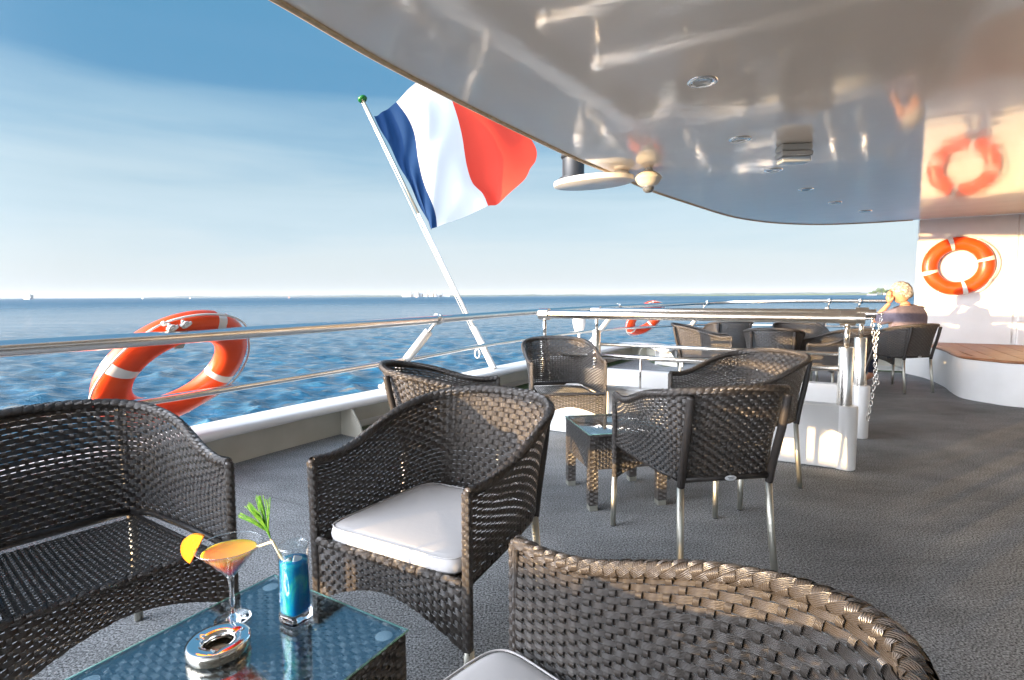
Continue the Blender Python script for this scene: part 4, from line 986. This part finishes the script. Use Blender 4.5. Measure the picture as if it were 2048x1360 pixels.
# straw and palm stirrer
Rz = Matrix.Rotation(0, 3, 'Z')
bas = pt_ + Vector((.0, 0, ht * .2))
sA = at(565, 1108, 0); 
def nearp(px, py, dep):   # point on the vertical plane through the tall glass, shifted dep towards the back
    return vplane(px, py, pt_ + Vector((0, dep, 0)), (1, 0))
s1, s2, s3, s4 = nearp(600, 1180, 0), nearp(556, 1102, 0), nearp(545, 1083, 0), nearp(489, 1102, .045)
MSTRAW = mat('straw', (.82, .74, .5), .5)
mb = MB(); mb.tube([s1, s2, s2.lerp(s3, .6), s3, s3.lerp(s4, .12), s4], .0031, 10, caps=False); so_ = mb.build('drinking_straw', MSTRAW); tag(so_, 'bent cream drinking straw in the tall blue drink', 'straw')
b1, b2 = nearp(598, 1175, .004), nearp(541, 1078, .004)
st_ = thing('palm_stirrer', 'wooden stick with a green fringed palm tuft standing in the blue drink', 'drink stirrer', (0, 0, 0))
mb = MB(); mb.tube([b1, b2], .0019, 8); mb.build('stick', mat('stick_wood', (.55, .32, .16), .6), st_)
MLF = mat('palm_green', (.05, .22, .02), .45, ncol=(.16, .36, .03), nscale=120)
mb = MB(); tip0 = nearp(536, 1062, .004)
for q in range(46):
    px = rng.choice([480, 493, 500, 505, 518, 524], p=[.1, .2, .2, .1, .2, .2]) + rng.normal() * 5; py = {480: 1033, 493: 1012, 500: 1008, 505: 1022, 518: 996, 524: 994}[min((480, 493, 500, 505, 518, 524), key=lambda a: abs(a - px))] + rng.normal() * 3
    tp = nearp(px, py, .004 + rng.normal() * .012); st0 = tip0 + Vector(rng.normal(size=3) * .0012); md = st0.lerp(tp, .5) + Vector((0, 0, .004)) + Vector(rng.normal(size=3) * .002)
    sd_ = (tp - st0).cross(Vector((0, 1, 0))).normalized() * .0011; pr = [b2, st0, md, tp]
    P = [[tuple(p_ - sd_ * w_), tuple(p_ + Vector((0, -.0006, 0)) * w_), tuple(p_ + sd_ * w_)] for p_, w_ in zip(pr, (.6, 1, 1.1, .9))]
    mb.grid(P)
mb.build('leaf_tuft', MLF, st_)
# ashtray
pa = at(437, 1292, ZT_); Ra = .063
pc_ = at(437, 1284, ZT_ + .02)
at_ = thing('ashtray', 'round polished steel ashtray with a domed ring lid beside the cocktail glass', 'ashtray', (pc_.x, pc_.y, ZT_), .4)
MB().lathe([(0, .001), (Ra * .93, .001), (Ra * .96, .003), (Ra, .006), (Ra, .021), (Ra * .985, .0235), (Ra * .97, .0235), (Ra * .97, .004), (0, .004)], (0, 0, 0), 72).build('base', mat('steel_side', (.72, .66, .56), .2, metal=1), at_, angle=50)
rowz = []
for r_, z_ in ((.998, .0235), (1.0, .025), (.985, .0268), (.9, .0278), (.8, .0282), (.7, .028), (.58, .0272), (.50, .025), (.46, .021), (.45, .012)):
    row = []
    for j in range(96):
        a = 2 * PI * j / 96; nt_ = sum(math.exp(-((((a - k * PI * 2 / 3 - .5 + PI) % (2 * PI)) - PI) / .16) ** 2) for k in range(3))
        f_ = math.exp(-((r_ - .6) / .18) ** 2); row.append((r_ * Ra * math.cos(a), r_ * Ra * math.sin(a), z_ - .0035 * nt_ * f_))
    rowz.append(row)
MB().grid(rowz, closed_v=True).build('lid', MCHROME, at_)

# ------------------------------------------------------------------ people
MSKIN = mat('skin', (.62, .30, .18), .5, ncol=(.55, .25, .15), nscale=30)
MSHIRT = mat('mauve_shirt', (.20, .165, .195), .85, ncol=(.17, .14, .17), nscale=25, bump=.004)
MHAIR = mat('white_hair', (.58, .54, .47), .8, ncol=(.22, .19, .16), nscale=38, bump=.012)
MTR = mat('dark_trousers', (.03, .035, .06), .85)
def skin_mesh(name, joints, bones, m, parent, root=0, sub=2):
    me = bpy.data.meshes.new(name); me.from_pydata([j[0] for j in joints], bones, []); me.materials.append(m)
    o = bpy.data.objects.new(name, me); C.objects.link(o); o.parent = parent
    sm_ = o.modifiers.new('skin', 'SKIN'); sm_.use_smooth_shade = True; sb_ = o.modifiers.new('sub', 'SUBSURF'); sb_.levels = sub; sb_.render_levels = sub
    lay = me.skin_vertices[0].data if me.skin_vertices else None
    if lay is None:
        bm = bmesh.new(); bm.from_mesh(me); bm.verts.layers.skin.verify(); bm.to_mesh(me); bm.free(); lay = me.skin_vertices[0].data
    for i, j in enumerate(joints):
        r_ = j[1]; lay[i].radius = (r_, r_) if not isinstance(r_, tuple) else r_
        lay[i].use_root = (i == root)
    return o
def head_mesh(mb, c, s, R_):
    """shaped head: local +y is the face direction; c centre; s half height"""
    rows = []
    nT, nP = 28, 40
    for i in range(nT + 1):
        th_ = PI * i / nT; row = []
        for j in range(nP):
            ph = 2 * PI * j / nP; x, y, z = math.sin(th_) * math.sin(ph), math.sin(th_) * math.cos(ph), math.cos(th_)
            wx, wy, wz = .66, .84, 1.0
            fx = 1 - .22 * max(0, -z) ** 1.2; X_ = x * wx * fx; Y_ = y * wy * (1 - .12 * max(0, -z)) ; Z_ = z
            front = max(0, y) ** 3
            Y_ += front * (.10 * math.exp(-((z + .15) / .16) ** 2) * math.exp(-(x / .16) ** 2) * 1.9)     # nose
            Y_ += front * .07 * math.exp(-((z + .88) / .14) ** 2) * math.exp(-(x / .3) ** 2)              # chin
            Y_ += front * .03 * math.exp(-((z + .50) / .07) ** 2) * math.exp(-(x / .25) ** 2)              # lips
            Y_ -= front * .07 * math.exp(-((z - .08) / .1) ** 2) * math.exp(-((abs(x) - .3) / .14) ** 2)   # eye sockets
            if y < -.1 and z < -.35: Y_ *= 1 - .25 * min(1, (-z - .35) * 1.5)
            row.append(tuple(c + R_ @ (Vector((X_, Y_, Z_)) * s)))
        rows.append(row)
    mb.grid(rows, closed_v=True)
    for sx_ in (-1, 1):     # ears
        pts = [(sx_ * (.66 + .10 * math.sin(a) ** 2), -.02 + .13 * math.cos(a) - .03, -.08 + .24 * math.sin(a)) for a in np.linspace(0, 2 * PI, 12)[:-1]]
        mb.tube([c + R_ @ (Vector(p_) * s) for p_ in pts], .045 * s, 6, closed=True)
        mb.lathe([(0, 0), (.12 * s, .0), (.1 * s, .03 * s), (0, .05 * s)], c + R_ @ (Vector((sx_ * .66, -.05, -.08)) * s), 10, rot=R_ @ Matrix.Rotation(sx_ * PI / 2, 3, 'Y'))
    return mb
def person(loc, yaw, label, head_yaw, head_tilt, handup, shirt, hat=None, hair=MHAIR):
    g = thing('person', label, 'person', loc, yaw)
    # local: +y facing, seat height .45
    hip = (0, -.10, .53)
    nk = (0, -.115, 1.03); hc = Vector((-.01, -.05, 1.205)); Rh = Matrix.Rotation(head_yaw, 3, 'Z') @ Matrix.Rotation(head_tilt, 3, 'X'); s = .132
    sh = .195
    # hand side = left (-x)
    if handup: el, wr_ = (-.26, .10, .85), (-.12, .0, 1.085)
    else: el, wr_ = (-.27, .02, .74), (-.17, .26, .66)
    J = [(hip, .115), ((0, -.13, .72), .125), ((0, -.145, .88), .14), (nk, .06), ((-.01, -.095, 1.11), .052),
         ((-sh, -.12, .955), .058), (el, .04), (wr_, .026),
         ((sh, -.12, .955), .058), ((.27, .02, .73), .04), ((.16, .25, .66), .026),
         ((-.09, .05, .51), .08), ((-.13, .40, .50), .058), ((-.13, .42, .10), .04), ((-.13, .52, .04), .036),
         ((.09, .05, .51), .08), ((.13, .40, .50), .058), ((.13, .42, .10), .04), ((.13, .52, .04), .036)]
    Bn = [(0, 1), (1, 2), (2, 3), (3, 4), (2, 5), (5, 6), (6, 7), (2, 8), (8, 9), (9, 10), (0, 11), (11, 12), (12, 13), (13, 14), (0, 15), (15, 16), (16, 17), (17, 18)]
    body = skin_mesh('body', J, Bn, MSKIN, g)
    dg = bpy.context.evaluated_depsgraph_get(); ev = body.evaluated_get(dg); me = bpy.data.meshes.new_from_object(ev); body.modifiers.clear(); old = body.data
    mb = MB(); mb.add([v_.co for v_ in me.vertices], [tuple(p_.vertices) for p_ in me.polygons]); head_mesh(mb, hc, s, Rh)
    def hand(W, fwd, side, up_):      # palm + four fingers + thumb
        W, fwd, side, up_ = Vector(W), Vector(fwd).normalized(), Vector(side).normalized(), Vector(up_).normalized()
        mb.tube([W, W + fwd * .03, W + fwd * .075, W + fwd * .088], [.024, .036, .038, .03], 10)
        for q, (o_, L__) in enumerate(((-.03, .062), (-.01, .072), (.01, .068), (.029, .052))):
            b_ = W + fwd * .08 + side * o_; mb.tube([b_, b_ + fwd * L__ * .45 + up_ * .002, b_ + fwd * L__ * .8 + up_ * .014, b_ + fwd * L__ * .95 + up_ * .026], [.0095, .009, .0082, .005], 8)
        b_ = W + fwd * .03 - side * .03; mb.tube([b_, b_ - side * .022 + fwd * .02 + up_ * .01, b_ - side * .026 + fwd * .045 + up_ * .016], [.012, .0105, .007], 8)
    if handup: hand(wr_, (-.02, .02, .16), (.3, 1, 0), (1, -.2, .2))
    else: hand(wr_, (.6, .8, -.1), (.8, -.6, 0), (0, 0, -1))
    hand((.16, .25, .66), (-.5, .85, -.1), (.85, .5, 0), (0, 0, -1))
    C.objects.unlink(body); bpy.data.objects.remove(body)
    bo = mb.build('body', MSKIN, g)
    Js = [((0, -.1, .56), .16), ((0, -.13, .72), .172), ((0, -.145, .87), (.20, .18)), ((0, -.12, .98), .12), ((-sh + .01, -.12, .945), .105), (tuple(Vector((-sh, -.12, .94)).lerp(Vector(el), .9)), .075),
          ((sh - .01, -.12, .945), .105), (tuple(Vector((sh, -.12, .94)).lerp(Vector((.27, .02, .73)), .9)), .072), ((0, -.105, 1.055), .082)]
    skin_mesh('shirt', Js, [(0, 1), (1, 2), (2, 3), (2, 4), (4, 5), (2, 6), (6, 7), (3, 8)], shirt, g)
    Jt = [((0, -.08, .535), .135), ((-.09, .05, .52), .09), ((-.13, .40, .51), .07), ((-.13, .42, .12), .06), ((.09, .05, .52), .09), ((.13, .40, .51), .07), ((.13, .42, .12), .06)]
    skin_mesh('trousers', Jt, [(0, 1), (1, 2), (2, 3), (0, 4), (4, 5), (5, 6)], MTR, g)
    # hair: a shell over the skull
    mb = MB(); rows = []
    for i in range(23):
        th_ = math.radians(1 + 124 * i / 22); row = []
        for j in range(48):
            ph = 2 * PI * j / 48; face = max(0, math.cos(ph)); t2 = th_ * (1 - .52 * face ** .8) ; t2 *= 1 - .12 * math.exp(-((abs(math.sin(ph)) - 1) / .1) ** 2)
            x, y, z = math.sin(t2) * math.sin(ph), math.sin(t2) * math.cos(ph), math.cos(t2)
            k = 1.075 + .02 * math.sin(9 * ph + 5 * t2) + .015 * math.sin(23 * ph + 3 * t2) - (.09 if i >= 21 else 0)
            row.append(tuple(hc + Rh @ (Vector((x * .70, y * .87, z * 1.0)) * s * k)))
        rows.append(row)
    mb.grid(rows, closed_v=True); mb.build('hair', hair, g)
    if hat:
        mb = MB(); hp_ = hc + Rh @ Vector((0, -.01, .055)); Rt = Rh @ Matrix.Rotation(.1, 3, 'X')
        mb.lathe([(.19, -.012), (.195, -.006), (.15, .006), (.105, .012), (.10, .05), (.088, .085), (.05, .098), (0, .10)], hp_, 36, rot=Rt)
        ht_o = mb.build('straw_hat', hat, g)
        mb = MB(); mb.lathe([(.1075, .012), (.1075, .035), (.103, .036)], hp_, 36, rot=Rt); mb.build('hat_band', MBAND, ht_o)
    return g
mn = lp(cN, fN, 0, .02, 0)
person((mn[0], mn[1], 0), yaw_of(*fN) + .05, 'white haired man in a mauve shirt seen from behind, one hand raised to his cheek', .75, -.12, True, MSHIRT)
MSTRAWH = mat('straw_weave', (.62, .45, .2), .7, bump=.001, nscale=150)
